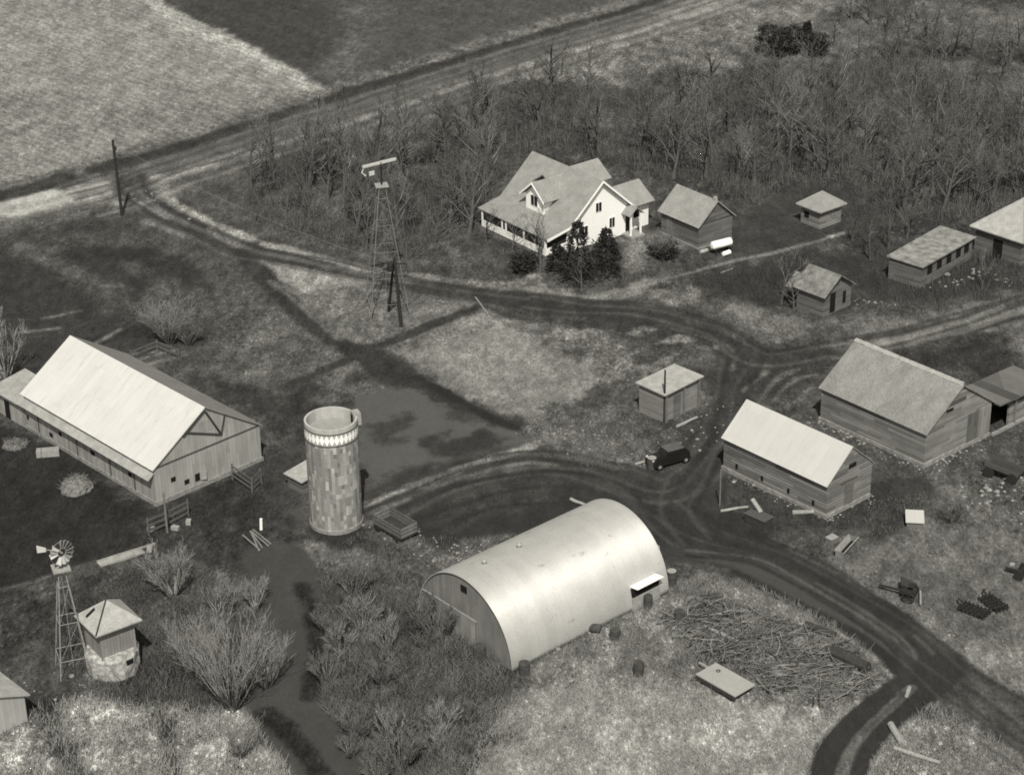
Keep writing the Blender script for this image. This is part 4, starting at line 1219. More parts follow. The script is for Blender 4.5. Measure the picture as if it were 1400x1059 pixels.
def wire(p, q, sag, label):
    p, q = Vector(p), Vector(q)
    pts = [p.lerp(q, k / 16) - Vector((0, 0, sag * 4 * (k / 16) * (1 - k / 16))) - p for k in range(17)]
    o = MB().tube(pts, .008, 4).build('power_line', M_galv); o.location = p
    tag(o, label, 'wire')
up_, tp_ = atxy(167, 295), atxy(549, 446)
wire((up_[0] - .15, up_[1], 7.4), (tp_[0] - 1.1, tp_[1] + .25, 5.85), .9, 'thin sagging wire from the roadside utility pole to the transformer pole')
wire((tp_[0] + .6, tp_[1], 5.85), (5.25 - 5.6, 179.49 + 3.0, 5.4), .5, 'thin wire from the transformer pole to the farmhouse roof')

# ------------------------------------------------------------------ fences
M_fence = mottled('fence_timber', .13, .3, 3.0, rough=.95)
def fence(name, label, px, h=1.2, nrail=3, mat=M_fence, every=2.2):
    pts = [Vector((*atxy(*p), 0)) for p in px]
    t = thing(name, label, 'fence', pts[0])
    base = pts[0]; rails = MB()
    for a, b in zip(pts[:-1], pts[1:]):
        d = b - a; n = max(1, round(d.length / every))
        for i in range(n + 1):
            p = a + d * (i / n) - base
            MB().tube([(p.x, p.y, -.2), (p.x + random.uniform(-.05, .05), p.y, h + .12)], .07, 6).build('post', mat, t)
        for k in range(nrail):
            z = h * (k + 1) / nrail - .06
            p, q = a - base, b - base
            u = d.normalized(); s_ = Vector((-u.y, u.x, 0)) * .02
            zz = Vector((0, 0, .07)); zo = Vector((0, 0, z))
            p = p + zo; q = q + zo
            rails.add([p - s_ - zz, q - s_ - zz, q + s_ - zz, p + s_ - zz, p - s_ + zz, q - s_ + zz, q + s_ + zz, p + s_ + zz], [(0, 3, 2, 1), (4, 5, 6, 7), (0, 1, 5, 4), (1, 2, 6, 5), (2, 3, 7, 6), (3, 0, 4, 7)])
    rails.build('rail', mat, t)
    return t
fence('board_fence', 'short grey board fence in the feedlot below the barn corner', [(204, 732), (228, 722), (258, 706)], 1.3)
fence('board_fence', 'stub of board fence running from the barn end wall to the silo yard', [(318, 655), (345, 674), (358, 662)], 1.2)
fence('post_fence', 'low post fence with sagging rails along the left pasture edge', [(245, 490), (215, 478), (180, 492)], .8, 2)

# ------------------------------------------------------------------ parked car
x, y = atxy(914, 632)
t = thing('old_car', 'old dark car parked on the weedy strip beside the farm lane', 'car', (x, y), R(28))
t.scale = (.86, .86, .8)
M_car = plain('dull_black_paint', .018, .35); M_cartop = mottled('dusty_roof_cloth', .11, .3, 3, rough=.9); M_tyre = plain('tyre_rubber', .015, .9)
b = MB(); b.prism([(-1.9, .45), (-1.85, .95), (-.75, 1.05), (-.5, 1.5), (1.25, 1.5), (1.75, 1.0), (1.85, .5)], 'y', -.62, .62); b.build('body', M_car, t)
MB().box(-.45, 1.2, -.6, .6, 1.505, 1.56).build('roof', M_cartop, t)
MB().box(-1.85, -.8, -.4, .4, 1.0, 1.1).build('hood', M_car, t)
MB().box(-1.96, -1.9, -.33, .33, .5, 1.0).build('grille', M_galv, t)
for s in (-1, 1):
    MB().prism([(-1.95, .5), (-1.75, .8), (-1.2, .82), (-.9, .45), (.7, .4), (1.0, .8), (1.55, .8), (1.8, .45), (1.75, .35), (-1.9, .35)], 'y', s * .66 - .14, s * .66 + .14).build('fender', M_car, t)
    hl = MB().lathe([(.0, 0), (.11, .02), (.13, .12), (.05, .2)], 10, (0, 0, 0)).build('headlight', M_paleiron, t)
    hl.location = (-1.8, s * .5, .95); hl.rotation_euler = (0, R(-90), 0)
    MB().box(-.35, .3, s * .625 - .012, s * .625 + .012, 1.1, 1.42).build('window', M_glass, t)
    MB().box(.4, 1.05, s * .625 - .012, s * .625 + .012, 1.1, 1.42).build('window', M_glass, t)
    for xx in (-1.4, 1.25):
        wv = MB().tube([(xx, s * .78 - .09, .34), (xx, s * .78 + .09, .34)], .34, 16).build('wheel', M_tyre, t)
        MB().tube([(xx, s * .78 - .1, .34), (xx, s * .78 + .1, .34)], .16, 10).build('rim', M_galv, wv)

# ------------------------------------------------------------------ fuel tank
x, y = atxy(986, 346)
t = thing('fuel_tank', 'white cylindrical fuel tank on legs beside the brown shed', 'tank', (x, y), R(30))
prof = [(.01, -1.1), (.25, -1.08), (.38, -.95), (.38, .95), (.25, 1.08), (.01, 1.1)]
tk = MB().lathe(prof, 16).build('drum', M_white, t, smooth=False); tk.rotation_euler = (0, R(90), 0); tk.location = (0, 0, .95)
for xx in (-.7, .7):
    m = MB(); m.tube([(xx, -.3, -.1), (xx, -.15, .7)], .05, 5); m.tube([(xx, .3, -.1), (xx, .15, .7)], .05, 5); m.build('leg', M_iron, t)
x, y = atxy(993, 350)
t = thing('small_tank', 'short white tank lying below the long white fuel tank', 'tank', (x, y), R(38))
tk = MB().lathe([(.01, -.45), (.2, -.42), (.22, .4), (.01, .45)], 12).build('drum', M_white, t); tk.rotation_euler = (0, R(90), 0); tk.location = (0, 0, .3)
MB().box(-.3, .3, -.18, .18, -.05, .12).build('cradle', M_iron, t)
x, y = atxy(962, 346)
t = thing('white_barrel', 'pale barrel lying left of the fuel tank', 'barrel', (x, y), R(35))
tk = MB().lathe([(.01, -.42), (.17, -.42), (.2, 0), (.17, .42), (.01, .42)], 12).build('drum', M_tankroof, t); tk.rotation_euler = (0, R(90), 0); tk.location = (0, 0, .2)
MB().lathe([(.19, -.02), (.205, 0), (.19, .02)], 12).build('hoop', M_iron, tk)

# ------------------------------------------------------------------ drums by the hut
M_drum = mottled('rusty_drum', .07, .5, 3.0, rough=.8)
def drum(px, label, lid=M_iron, lying=False, r=.29, h=.86, cat='drum', body=None):
    body = body or M_drum; lid = M_drum if lid is M_iron else lid
    x, y = atxy(*px)
    t = thing('oil_drum', label, cat, (x, y), random.uniform(0, 6), 'drums lying about the round hut')
    prof = [(r * .97, 0), (r, .02), (r, h * .32), (r * 1.04, h * .34), (r, h * .36), (r, h * .65), (r * 1.04, h * .67), (r, h * .69), (r, h - .01), (r * .97, h)]
    b = MB().lathe(prof, 16).build('shell', body, t)
    l = MB().lathe([(r * .93, h - .02), (r * .93, h + .015)], 16).build('lid', lid, t)
    if lying:
        for o in (b, l):
            o.rotation_euler = (R(90), 0, 0); o.location = (0, .4, r)
    return t
drum((918, 799), 'upright drum with a pale lid by the far corner of the round hut', M_palewood, r=.34, h=1.1)
drum((891, 640), 'dark drum with a pale lid at the front of the old car', M_palewood, r=.36, h=.9)
drum((656, 904), 'black drum on end against the end wall of the round hut', r=.42, h=1.2)
drum((717, 921), 'black drum at the near corner of the round hut', r=.36)
drum((886, 829), 'dark drum under the white hatch of the round hut', r=.3)
drum((812, 863), 'dark drum lying in the weeds along the long side of the round hut', lying=True)
drum((929, 850), 'dark drum standing out in the weeds right of the white hatch', r=.36)
drum((873, 921), 'lone black drum in the pale weeds below the round hut', r=.34)
drum((841, 872), 'fat rusty drum in the weeds in front of the round hut', r=.36, h=.7)

# ------------------------------------------------------------------ yard clutter
def board_thing(name, label, cat, px, size, rz, rx=0.0, ry=0.0, z=None, mat=M_palewood, legs=None):
    x, y = atxy(*px)
    t = thing(name, label, cat, (x, y), R(rz))
    MB().obox((0, 0, z if z is not None else size[2] / 2), size, rx=R(rx), ry=R(ry)).build('board' if legs is None else 'deck', mat, t)
    return t
x, y = atxy(1250, 716)
t = thing('chicken_coop', 'small coop with a nearly white flat lid on the bare yard', 'coop', (x, y), R(-8))
MB().box(-.55, .55, -.55, .6, 0, .5).build('wall', M_old, t)
MB().slab((-.65, -.7, .52), (.65, -.7, .52), (.65, .8, .7), (-.65, .8, .7), .06).build('lid', M_cribroof, t)
x, y = atxy(1157, 752)
t = thing('feed_bunk', 'narrow wooden feed trough with two pale sides near the farm road', 'trough', (x, y), R(58))
for s in (-1, 1): MB().obox((0, s * .28, .35), (2.4, .06, .5), rx=R(-s * 22)).build('side', M_palewood, t)
MB().box(-1.2, 1.2, -.2, .2, .08, .14).build('bottom', M_dark, t)
for xx in (-1.2, 1.2): MB().box(xx - .03, xx + .03, -.3, .3, 0, .5).build('end', M_greywood, t)
x, y = atxy(1137, 741)
t = thing('crate', 'pale wooden crate beside the narrow feed trough', 'crate', (x, y), R(40))
MB().box(-.35, .35, -.28, .28, 0, .4).build('box', M_greywood, t); MB().box(-.38, .38, -.31, .31, .4, .45).build('lid', M_palewood, t)
x, y = atxy(1048, 716)
t = thing('leaning_ramp', 'plank ramp leaning up near the side of the pale roofed crib', 'ramp', (x, y), R(-50))
MB().obox((-.6, 0, .75), (2.2, .32, .07), ry=R(38)).build('plank', M_palewood, t)
m = MB()
for s in (-.2, .2): MB().tube([(-.9, s, 0), (-1.1, s, 1.1)], .05, 5).build('leg', M_darkwood, t)
x, y = atxy(1037, 716)
t = thing('wagon_box', 'dark box left under the plank ramp', 'box', (x, y), R(-45))
MB().box(-.9, .9, -.5, .5, 0, .7).build('body', M_darkwood, t); MB().box(-.95, .95, -.55, .55, .7, .76).build('lid', M_trim, t)

# hay mower
x, y = atxy(1240, 817)
t = thing('hay_mower', 'rusty horse mower with its long drawbar lying toward the road', 'farm machine', (x, y), R(-25))
MB().tube([(-2.0, .35, .35), (.2, 0, .5)], .09, 5).build('drawbar', M_iron, t)
MB().obox((.1, 0, .5), (1.0, .5, .3)).build('gearbox', M_iron, t)
for s in (-1, 1):
    wv = MB().tube([(.2 + .7 * math.cos(2 * math.pi * k / 20) * .55, s * .6, .4 + .4 * math.sin(2 * math.pi * k / 20)) for k in range(21)], .06, 5, False).build('wheel', M_iron, t)
    m = MB()
    for k in range(6): m.tube([(.2, s * .6, .4), (.2 + .38 * math.cos(k * 1.047), s * .6, .4 + .4 * math.sin(k * 1.047))], .025, 4)
    m.build('spokes', M_iron, wv)
MB().obox((-.1, .7, .65), (1.2, 1.0, .08), ry=R(24), rz=R(15)).build('cover', M_darkwood, t)
MB().obox((.9, .0, .25), (.12, 1.6, .12), rz=R(15)).build('cutter_bar', M_galv, t)
MB().obox((.25, 0, 1.0), (.35, .4, .06)).build('seat', M_iron, t)


def harrow(px, label, rz):
    x, y = atxy(*px)
    t = thing('harrow', label, 'farm machine', (x, y), R(rz), 'harrow sections left on the yard')
    m = MB()
    for k in range(4): m.obox((0, -.45 + k * .3, .28), (2.0, .09, .09))
    for k in range(3): m.obox((-.7 + k * .7, 0, .36), (.08, 1.15, .06))
    m.build('frame', M_iron, t)
    m = MB()
    for k in range(4):
        for j in range(7):
            m.tube([(-.95 + j * .3, -.45 + k * .3, .45), (-.95 + j * .3, -.45 + k * .3, .0)], .05, 4)
    m.build('teeth', M_iron, t)
    m = MB()
    for k in range(9): m.lathe([(.22, -.02), (.22, .02)], 8, (0, 0, 0))
    MB().tube([(-1.0, .1, .45), (-1.25, .15, .5), (-1.5, .5, .3)], .07, 5).build('hitch', M_iron, t)
    return t
harrow((1332, 838), 'dark spike harrow nearer the farm road of the two', -42)
harrow((1358, 828), 'dark spike harrow lying just behind the other one', -62)
x, y = atxy(1390, 786)
t = thing('hay_rake', 'rusty implement with a pale seat at the right edge of the yard', 'farm machine', (x, y), R(-30))
m = MB(); m.obox((0, 0, .35), (1.6, .15, .15)); m.obox((.3, 0, .4), (.15, 1.2, .12)); m.build('frame', M_iron, t)
for s in (-1, 1): MB().tube([(.3, s * .6, .35), (.3, s * .66, .35)], .35, 12).build('wheel', M_iron, t)
MB().obox((-.4, .1, .7), (.3, .35, .08)).build('seat', M_palewood, t)

# machinery and rubble right of the granary
x, y = atxy(1372, 652)
t = thing('wrecked_wagon', 'wrecked dark wagon frame in the rubbish below the granary', 'wagon', (x, y), R(-35))
MB().obox((0, 0, .7), (2.6, 1.2, .15), ry=R(6)).build('bed', M_darkwood, t)
for s in (-1, 1): MB().obox((0, s * .62, .9), (2.6, .06, .35), ry=R(6)).build('side', M_trim, t)
for xx in (-.9, .9):
    for s in (-1, 1): MB().tube([(xx, s * .68, .42), (xx, s * .76, .42)], .42, 14).build('wheel', M_iron, t)

# hay deck in the brush
c4 = [Vector((*atxy(px, py), 0)) for px, py in ((955, 937), (980, 920), (1028, 942), (1009, 968))]
ctr = (c4[0] + c4[2]) / 2
t = thing('flat_wagon', 'flat pale plank deck of a wagon in front of the brush pile', 'wagon', ctr, math.atan2((c4[3] - c4[0]).y, (c4[3] - c4[0]).x))
lx = (c4[3] - c4[0]).length / 2; ly = (c4[1] - c4[0]).length / 2
MB().box(-lx, lx, -ly, ly, .55, .63).build('deck', mottled('plank_deck', .38, .1, .9, rough=.9, amp2=.1), t)
MB().box(-lx, lx, -ly, -ly + .08, .25, .54).build('side_beam', M_darkwood, t)
MB().obox((-lx - .4, ly * .3, .5), (.9, .12, .1)).build('drawbar', M_palewood, t)
for xx in (-lx * .7, lx * .7):
    for s in (-1, 1): MB().tube([(xx, s * (ly - .15), .28), (xx, s * (ly - .07), .28)], .27, 12).build('wheel', M_iron, t)
MB().tube([(-lx * .55 + .12 * math.cos(k * .524), ly * .35 + .12 * math.sin(k * .524), .66) for k in range(13)], .03, 5, False).build('hook_ring', M_iron, t)

# logs, planks, trough strip
def log(px0, px1, r, label, mat=M_bark, name='log', cat='log'):
    a = Vector((*atxy(*px0), r)); b = Vector((*atxy(*px1), r))
    t = MB()
    d = b - a
    k = [a + d * q + Vector((0, 0, random.uniform(-.02, .03))) for q in (0, .33, .66, 1)]
    t.tube([p - a + Vector((0, 0, r)) for p in k], [r, r * 1.05, r * .95, r * .85], 9)
    o = t.build(name, mat); o.location = (a.x, a.y, 0)
    return tag(o, label, cat)
log((1100, 858), (1142, 873), .26, 'dark log lying between the farm road and brush pile', M_darkwood)
log((1140, 898), (1186, 920), .42, 'thick dark log at the right end of the brush pile', M_darkwood)
log((1217, 993), (1232, 1018), .2, 'short pale log in the weeds right of the branch track', M_palewood)
log((1222, 1024), (1285, 1045), .14, 'long pale stick beside the short pale log', M_palewood)
log((1243, 942), (1239, 954), .14, 'pale stone post between the ruts of the branch track', M_palewood, 'marker_post', 'post')
log((962, 858), (1012, 880), .12, 'pale bent stick at the left of the brush pile', M_palewood)
log((780, 684), (800, 692), .12, 'pale plank behind the ridge of the round hut', M_palewood, 'plank', 'plank')
log((985, 700), (1022, 694), .1, 'pale plank on the ground left of the plank ramp', M_palewood, 'plank', 'plank')
log((1083, 703), (1112, 702), .16, 'pale stone block row at the near corner of the crib', M_stone, 'stone_block', 'stone')
log((985, 374), (1002, 368), .06, 'pale forked stick on the lawn below the footpath', M_palewood)
log((868, 636), (890, 630), .1, 'pale pole on the ground pointing at the old car', M_palewood, 'fallen_pole', 'pole')
log((925, 585), (953, 572), .12, 'pale beam in the junk by the flat roofed shed', M_palewood, 'beam', 'beam')
log((650, 407), (668, 431), .05, 'bent pale stick beside the driveway', M_palewood)

a, b = Vector((*atxy(132, 769), 0)), Vector((*atxy(212, 744), 0))
t = thing('feed_trough', 'long pale concrete trough along the near edge of the feedlot', 'trough', a, math.atan2((b - a).y, (b - a).x))
ln_ = (b - a).length
MB().box(0, ln_, -.1, 0, 0, .18).build('side', M_concrete, t); MB().box(0, ln_ * .75, -.8, -.7, 0, .16).build('side', M_concrete, t)
MB().box(0, ln_ * .75, -.7, -.1, 0, .1).build('bottom', M_concrete, t)
for px in ((207, 726), (240, 724), (258, 716), (205, 753)):
    x, y = atxy(*px)
    b_ = MB().obox((0, 0, .15), (.55, .35, .3), rz=random.uniform(0, 3)); o = b_.build('feed_block', M_palewood); o.location = (x, y, 0)
    tag(o, 'small pale block lying by the feedlot trough', 'block', 'pale blocks by the feedlot trough')
x, y = atxy(357, 724)
t = thing('white_post', 'short white post among leaning boards left of the silo', 'post', (x, y))
MB().tube([(0, 0, -.1), (.05, 0, .9)], [.12, .1], 8).build('shaft', M_white, t)
x, y = atxy(352, 742)
t = thing('board_stack', 'loose grey boards leaning together left of the silo foot', 'boards', (x, y), R(40))
for i in range(5): MB().obox((.25 * i - .5, random.uniform(-.2, .2), .25), (.12, 2.0, .05), rz=R(random.uniform(-25, 10)), rx=R(12)).build('board', M_greywood, t)

# crate wagon right of the silo
x, y = atxy(541, 728)
t = thing('stock_rack', 'weathered wagon box with slatted sides right of the silo foot', 'wagon', (x, y), R(-48))
m = MB(); m.box(-1.5, 1.5, -.75, .75, .3, .4); m.build('floor', M_darkwood, t)
for s in (-1, 1):
    m = MB()
    for k in range(3): m.box(-1.5, 1.5, s * .75 - .03, s * .75 + .03, .45 + k * .28, .63 + k * .28)
    m.build('side', M_fence, t)
for s in (-1, 1):
    m = MB()
    for k in range(3): m.box(s * 1.5 - .03, s * 1.5 + .03, -.72, .72, .45 + k * .28, .63 + k * .28)
    m.build('end', M_greywood, t)
for xx in (-1, 1):
    for s in (-1, 1): MB().tube([(xx, s * .8, .25), (xx, s * .88, .25)], .27, 10).build('wheel', M_iron, t)


# straw heaps
def heap(px, rx, h, label, mat=M_straw, name='straw_heap', cat='heap'):
    x, y = atxy(*px)
    m = MB(); rr = random.Random(int(px[0]))
    n, k = 22, 7
    prof = [(math.cos(i / k * math.pi / 2), math.sin(i / k * math.pi / 2)) for i in range(k + 1)]
    vs = []; fs = []
    for i, (c, s) in enumerate(prof):
        for j in range(n):
            a = 2 * math.pi * j / n
            q = 1 + rr.uniform(-.12, .12)
            vs.append((rx * max(c, .02) * math.cos(a) * q, rx * max(c, .02) * math.sin(a) * q, h * s * (1 + rr.uniform(-.1, .1)) - .05))
    for i in range(k):
        for j in range(n): fs.append((i * n + j, i * n + (j + 1) % n, (i + 1) * n + (j + 1) % n, (i + 1) * n + j))
    m.add(vs, fs)
    for _ in range(160):
        a = rr.uniform(0, 6.28); e = rr.uniform(0, 1.4)
        p = Vector((rx * math.cos(a) * math.cos(e), rx * math.sin(a) * math.cos(e), h * math.sin(e)))
        d = Vector((rr.uniform(-1, 1), rr.uniform(-1, 1), rr.uniform(-.2, .8))).normalized() * rr.uniform(.2, .45)
        m.tube([p - d * .3, p + d], [.025, .01], 3, False)
    o = m.build(name, mat); o.location = (x, y, 0)
    return tag(o, label, cat)
heap((105, 668), 1.15, 1.0, 'round heap of old straw in the dark feedlot')
heap((20, 609), .9, .35, 'low flat straw patch near the far end of the barn')
x, y = atxy(66, 622)
t = thing('hay_bale', 'pale oblong bale of hay beside the barn long wall', 'hay', (x, y), R(8))
MB().obox((0, 0, .25), (1.7, .7, .5)).build('bale', M_palewood, t)
MB().box(-.5, -.46, -.36, .36, .0, .51).build('twine', M_trim, t)


# ------------------------------------------------------------------ bare trees and shrubs
class Sticks:
    """many thin tapering sticks gathered into one mesh with numpy"""
    def __init__(s): s.p0 = []; s.p1 = []; s.r0 = []; s.r1 = []; s.t = []

    def add(s, p0, p1, r0, r1, tone=1.0):
        s.p0.append(tuple(p0)); s.p1.append(tuple(p1)); s.r0.append(r0); s.r1.append(r1); s.t.append(tone)

    def mesh(s, name, mat, n=3, tone=False):
        p0, p1 = np.array(s.p0, np.float32), np.array(s.p1, np.float32)
        r0, r1 = np.array(s.r0, np.float32)[:, None], np.array(s.r1, np.float32)[:, None]
        d = p1 - p0; d /= np.linalg.norm(d, axis=1, keepdims=True) + 1e-9
        ref = np.where(np.abs(d[:, 2:3]) < .9, np.array([[0, 0, 1.0]]), np.array([[1.0, 0, 0]]))
        u = np.cross(d, ref); u /= np.linalg.norm(u, axis=1, keepdims=True) + 1e-9
        w = np.cross(d, u)
        N = len(p0); V = np.zeros((N, 2 * n, 3), np.float32)
        for k in range(n):
            a = 2 * math.pi * k / n
            o = u * math.cos(a) + w * math.sin(a)
            V[:, k] = p0 + o * r0; V[:, n + k] = p1 + o * r1
        base = (np.arange(N) * 2 * n)[:, None, None]
        q = np.array([[k, (k + 1) % n, n + (k + 1) % n, n + k] for k in range(n)])[None]
        Fc = (base + q).reshape(-1, 4)
        me = bpy.data.meshes.new(name)
        me.vertices.add(N * 2 * n); me.vertices.foreach_set('co', V.ravel())
        me.loops.add(Fc.size); me.loops.foreach_set('vertex_index', Fc.ravel().astype(np.int32))
        me.polygons.add(len(Fc)); me.polygons.foreach_set('loop_start', np.arange(0, Fc.size, 4, dtype=np.int32))
        if tone:
            a = me.attributes.new('tone', 'FLOAT', 'FACE'); a.data.foreach_set('value', np.repeat(np.array(s.t, np.float32), n))
        me.materials.append(mat)
        me.update(calc_edges=True)
        return me

    def build(s, name, mat, parent=None, n=3, tone=False):
        o = bpy.data.objects.new(name, s.mesh(name, mat, n, tone)); COL.objects.link(o)
        if parent is not None: o.parent = parent
        return o


def rvec(rr, d, spread):
    v = Vector((rr.gauss(0, 1), rr.gauss(0, 1), rr.gauss(0, 1)))
    v = (v - d * v.dot(d)).normalized()
    return (d + v * spread).normalized()


def grow(st, rr, p, d, ln, r, depth, up, kids, wig=.18, split=.55, minr=.006, lenk=.62, first=.3):
    segs = 3 if depth > 0 else 2
    pts = [p.copy()]; q = p.copy(); dd = d.copy()
    for i in range(segs):
        dd = rvec(rr, dd, wig); dd = (dd + Vector((0, 0, up))).normalized()
        q2 = q + dd * (ln / segs)
        ra = r * (1 - .65 * i / segs); rb = r * (1 - .65 * (i + 1) / segs)
        st.add(q, q2, max(ra, minr), max(rb, minr * .7))
        pts.append(q2.copy()); q = q2
    if depth <= 0: return
    for k in range(kids[-depth]):
        f = first + (1 - first) * rr.random()
        i = min(int(f * segs), segs - 1)
        pp = pts[i].lerp(pts[i + 1], f * segs - i)
        nd = rvec(rr, (pts[i + 1] - pts[i]).normalized(), split + rr.random() * .35)
        grow(st, rr, pp, nd, ln * lenk * (1.15 - .5 * f) * rr.uniform(.8, 1.2), r * (.55 - .2 * f), depth - 1, up, kids, wig, split, minr, lenk, first)


def tree_meshes(i, h, spread=.62, kids=(9, 6, 5), up=.10, r=.15, minr=.010, bark=M_bark, twig=M_twig):
    """trunk mesh and crown mesh of one bare tree"""
    rr = random.Random(100 + i)
    tk = Sticks(); cr = Sticks()
    p = Vector((0, 0, -.2)); d = Vector((rr.uniform(-.12, .12), rr.uniform(-.12, .12), 1)).normalized()
    n = 5; pts = [p.copy()]
    for k in range(n):
        d = rvec(rr, d, .10)
        q = p + d * (h * .72 / n)
        tk.add(p, q, r * (1 - .75 * k / n) * (1.35 if k == 0 else 1), r * (1 - .75 * (k + 1) / n)); p = q; pts.append(p.copy())
    for k in range(kids[0]):
        f = .22 + .78 * (k + rr.random()) / kids[0]
        i_ = min(int(f * n), n - 1); pp = pts[i_].lerp(pts[i_ + 1], f * n - i_)
        nd = rvec(rr, d, spread + .5 * (1 - f)); nd.z = abs(nd.z)
        ln = h * (.5 - .22 * f) * rr.uniform(.8, 1.15)
        # the limb itself belongs to the trunk mesh for its first stretch
        q = pp + nd * ln * .35
        tk.add(pp, q, r * (.5 - .28 * f), r * (.36 - .2 * f))
        grow(cr, rr, q, nd, ln * .75, r * (.34 - .18 * f), 2, up, kids[1:], .2, spread, minr)
    return tk.mesh('trunk', bark, 5), cr.mesh('crown', twig, 3)


def make_tree(name, label, cat, loc, meshes, group=None, s=1.0, rz=0.0):
    t = thing(name, label, cat, loc, rz, group)
    t.scale = (s, s, s)
    for nm, me in zip(('trunk', 'crown'), meshes):
        o = bpy.data.objects.new(nm, me); COL.objects.link(o); o.parent = t
    return t


M_twigdark = mottled('black_twigs', .11, .35, .8, rough=.95)
M_twigmid = mottled('brown_twigs', .16, .35, .8, rough=.95)
VAR = []
for i in range(9):
    VAR.append(tree_meshes(i, 7.0, .55 + .1 * (i % 3), (8 + i % 3, 5, 3), .12 + .06 * (i % 2), .17 + .03 * (i % 3), .014, M_bark, (M_twigdark, M_twig, M_twigmid)[i % 3]))

GROVE = [(325, 290), (345, 245), (400, 225), (465, 205), (540, 180), (620, 165), (680, 140), (770, 122), (860, 128), (960, 128), (1010, 115), (1050, 95), (1130, 105), (1190, 70), (1280, 90), (1400, 140), (1440, 160), (1440, 310),
         (1310, 305), (1250, 300), (1200, 285), (1160, 262), (1080, 258), (1020, 285), (985, 262), (930, 246), (890, 244), (845, 222), (760, 205), (725, 200), (690, 250), (655, 300), (640, 330), (600, 345), (560, 358), (500, 340), (430, 335), (370, 315)]
GW_ = np.array(GROVE, float)
rt = random.Random(21)
spots = []
tries = 0
while len(spots) < 200 and tries < 20000:
    tries += 1
    px, py = rt.uniform(320, 1440), rt.uniform(70, 360)
    if not inside(np.array([px]), np.array([py]), GW_)[0]: continue
    x, y = atxy(px, py)
    # thinner on the open slope near the road, thicker behind the house
    edge = float(seg_dist(np.array([px]), np.array([py]), GW_, True)[0])
    keep = .55 if edge < 25 else 1.0
    if rt.random() > keep * (.6 + .4 * min(1, (py - 70) / 120)): continue
    if any((x - a) ** 2 + (y - b) ** 2 < (1.9 if py > 180 else 2.4) ** 2 for a, b in spots) or float(fbm(np.array([x]), np.array([y]), 14.0, 2, 12)[0]) < -.22 - .3 * rt.random(): continue
    spots.append((x, y))
glabel = 'bare leafless tree in the dense grey grove behind the farmhouse'
first = None
protos = []
for i, (x, y) in enumerate(spots):
    v = i % len(VAR)
    s = rt.choice((.5, .62, .7, .8, .9, 1.0, 1.15, 1.3)) * rt.uniform(.93, 1.07); rz = rt.uniform(0, 6.28)
    if i < len(VAR):
        t = make_tree('bare_tree', glabel, 'tree', (x, y), VAR[v], 'bare trees of the grove', s, rz); protos.append(t)
    else:
        t = copy_tree(protos[v]); t.location = (x, y, 0); t.scale = (s, s, s * rt.uniform(.85, 1.15)); t.rotation_euler = (0, 0, rz)

# single bare trees that stand apart
def single(px, label, v, s, name='bare_tree'):
    t = copy_tree(protos[v]); x, y = atxy(*px)
    t.location = (x, y, 0); t.scale = (s, s, s); t.rotation_euler = (0, 0, v * 1.7); t['label'] = label
    if 'group' in t: del t['group']
    return t
single((738, 372), 'thin bare tree in front of the farmhouse porch', 1, .88)
single((664, 330), 'small bare tree at the far end of the farmhouse porch', 2, .55)
single((700, 345), 'slender bare sapling before the middle of the porch', 4, .52)
single((795, 398), 'leafless sapling in front of the dark spruces by the house', 5, .5)
single((470, 205), 'tall bare tree at the roadside left end of the grove', 3, 1.1)
single((365, 235), 'lone bare tree close to the road bend', 6, .8)
single((768, 102), 'bare roadside tree alone on the pale slope', 7, .5)
single((708, 120), 'small bare tree on the pale verge above the grove', 8, .5)
single((1190, 355), 'bare tree between the small gabled shed and the long low shed', 0, .85)
single((1215, 340), 'leaning bare tree behind the long low shed', 3, .95)
single((1165, 330), 'bare tree below the pyramid roofed shed', 6, .8)
single((1240, 325), 'bare tree beside the bare patch right of the pyramid roofed shed', 2, .85)
single((1068, 415), 'dark bare tree leaning over the tumbledown gabled shed', 4, .75)
single((1085, 425), 'small bare tree touching the left wall of the tumbledown shed', 8, .5)
single((1342, 395), 'bare bush tree in front of the right edge building', 7, .5)


# ------------------------------------------------------------------ big bare shrubs
def shrub_mesh(i, h, stems, lean, kids=(6, 5), twig=M_twigpale, minr=.011, r=.05):
    rr = random.Random(300 + i); st = Sticks(); cr = Sticks()
    for k in range(stems):
        a = rr.uniform(0, 6.283); l = lean * math.sqrt(rr.random())
        d = Vector((math.cos(a) * l, math.sin(a) * l, 1)).normalized()
        p = Vector((math.cos(a), math.sin(a), 0)) * rr.uniform(0, .35) + Vector((0, 0, -.1))
        ln = h * rr.uniform(.75, 1.1) * (1 - .2 * l)
        q = p + d * ln * .3
        st.add(p, q, r * 1.1, r * .85)
        grow(cr, rr, q, d, ln * .7, r * .8, 2, .12, kids, .10, .34, minr, .55, .1)
    return st.mesh('stem', M_barkpale if twig is M_twigpale else M_bark, 4), cr.mesh('crown', twig, 3)


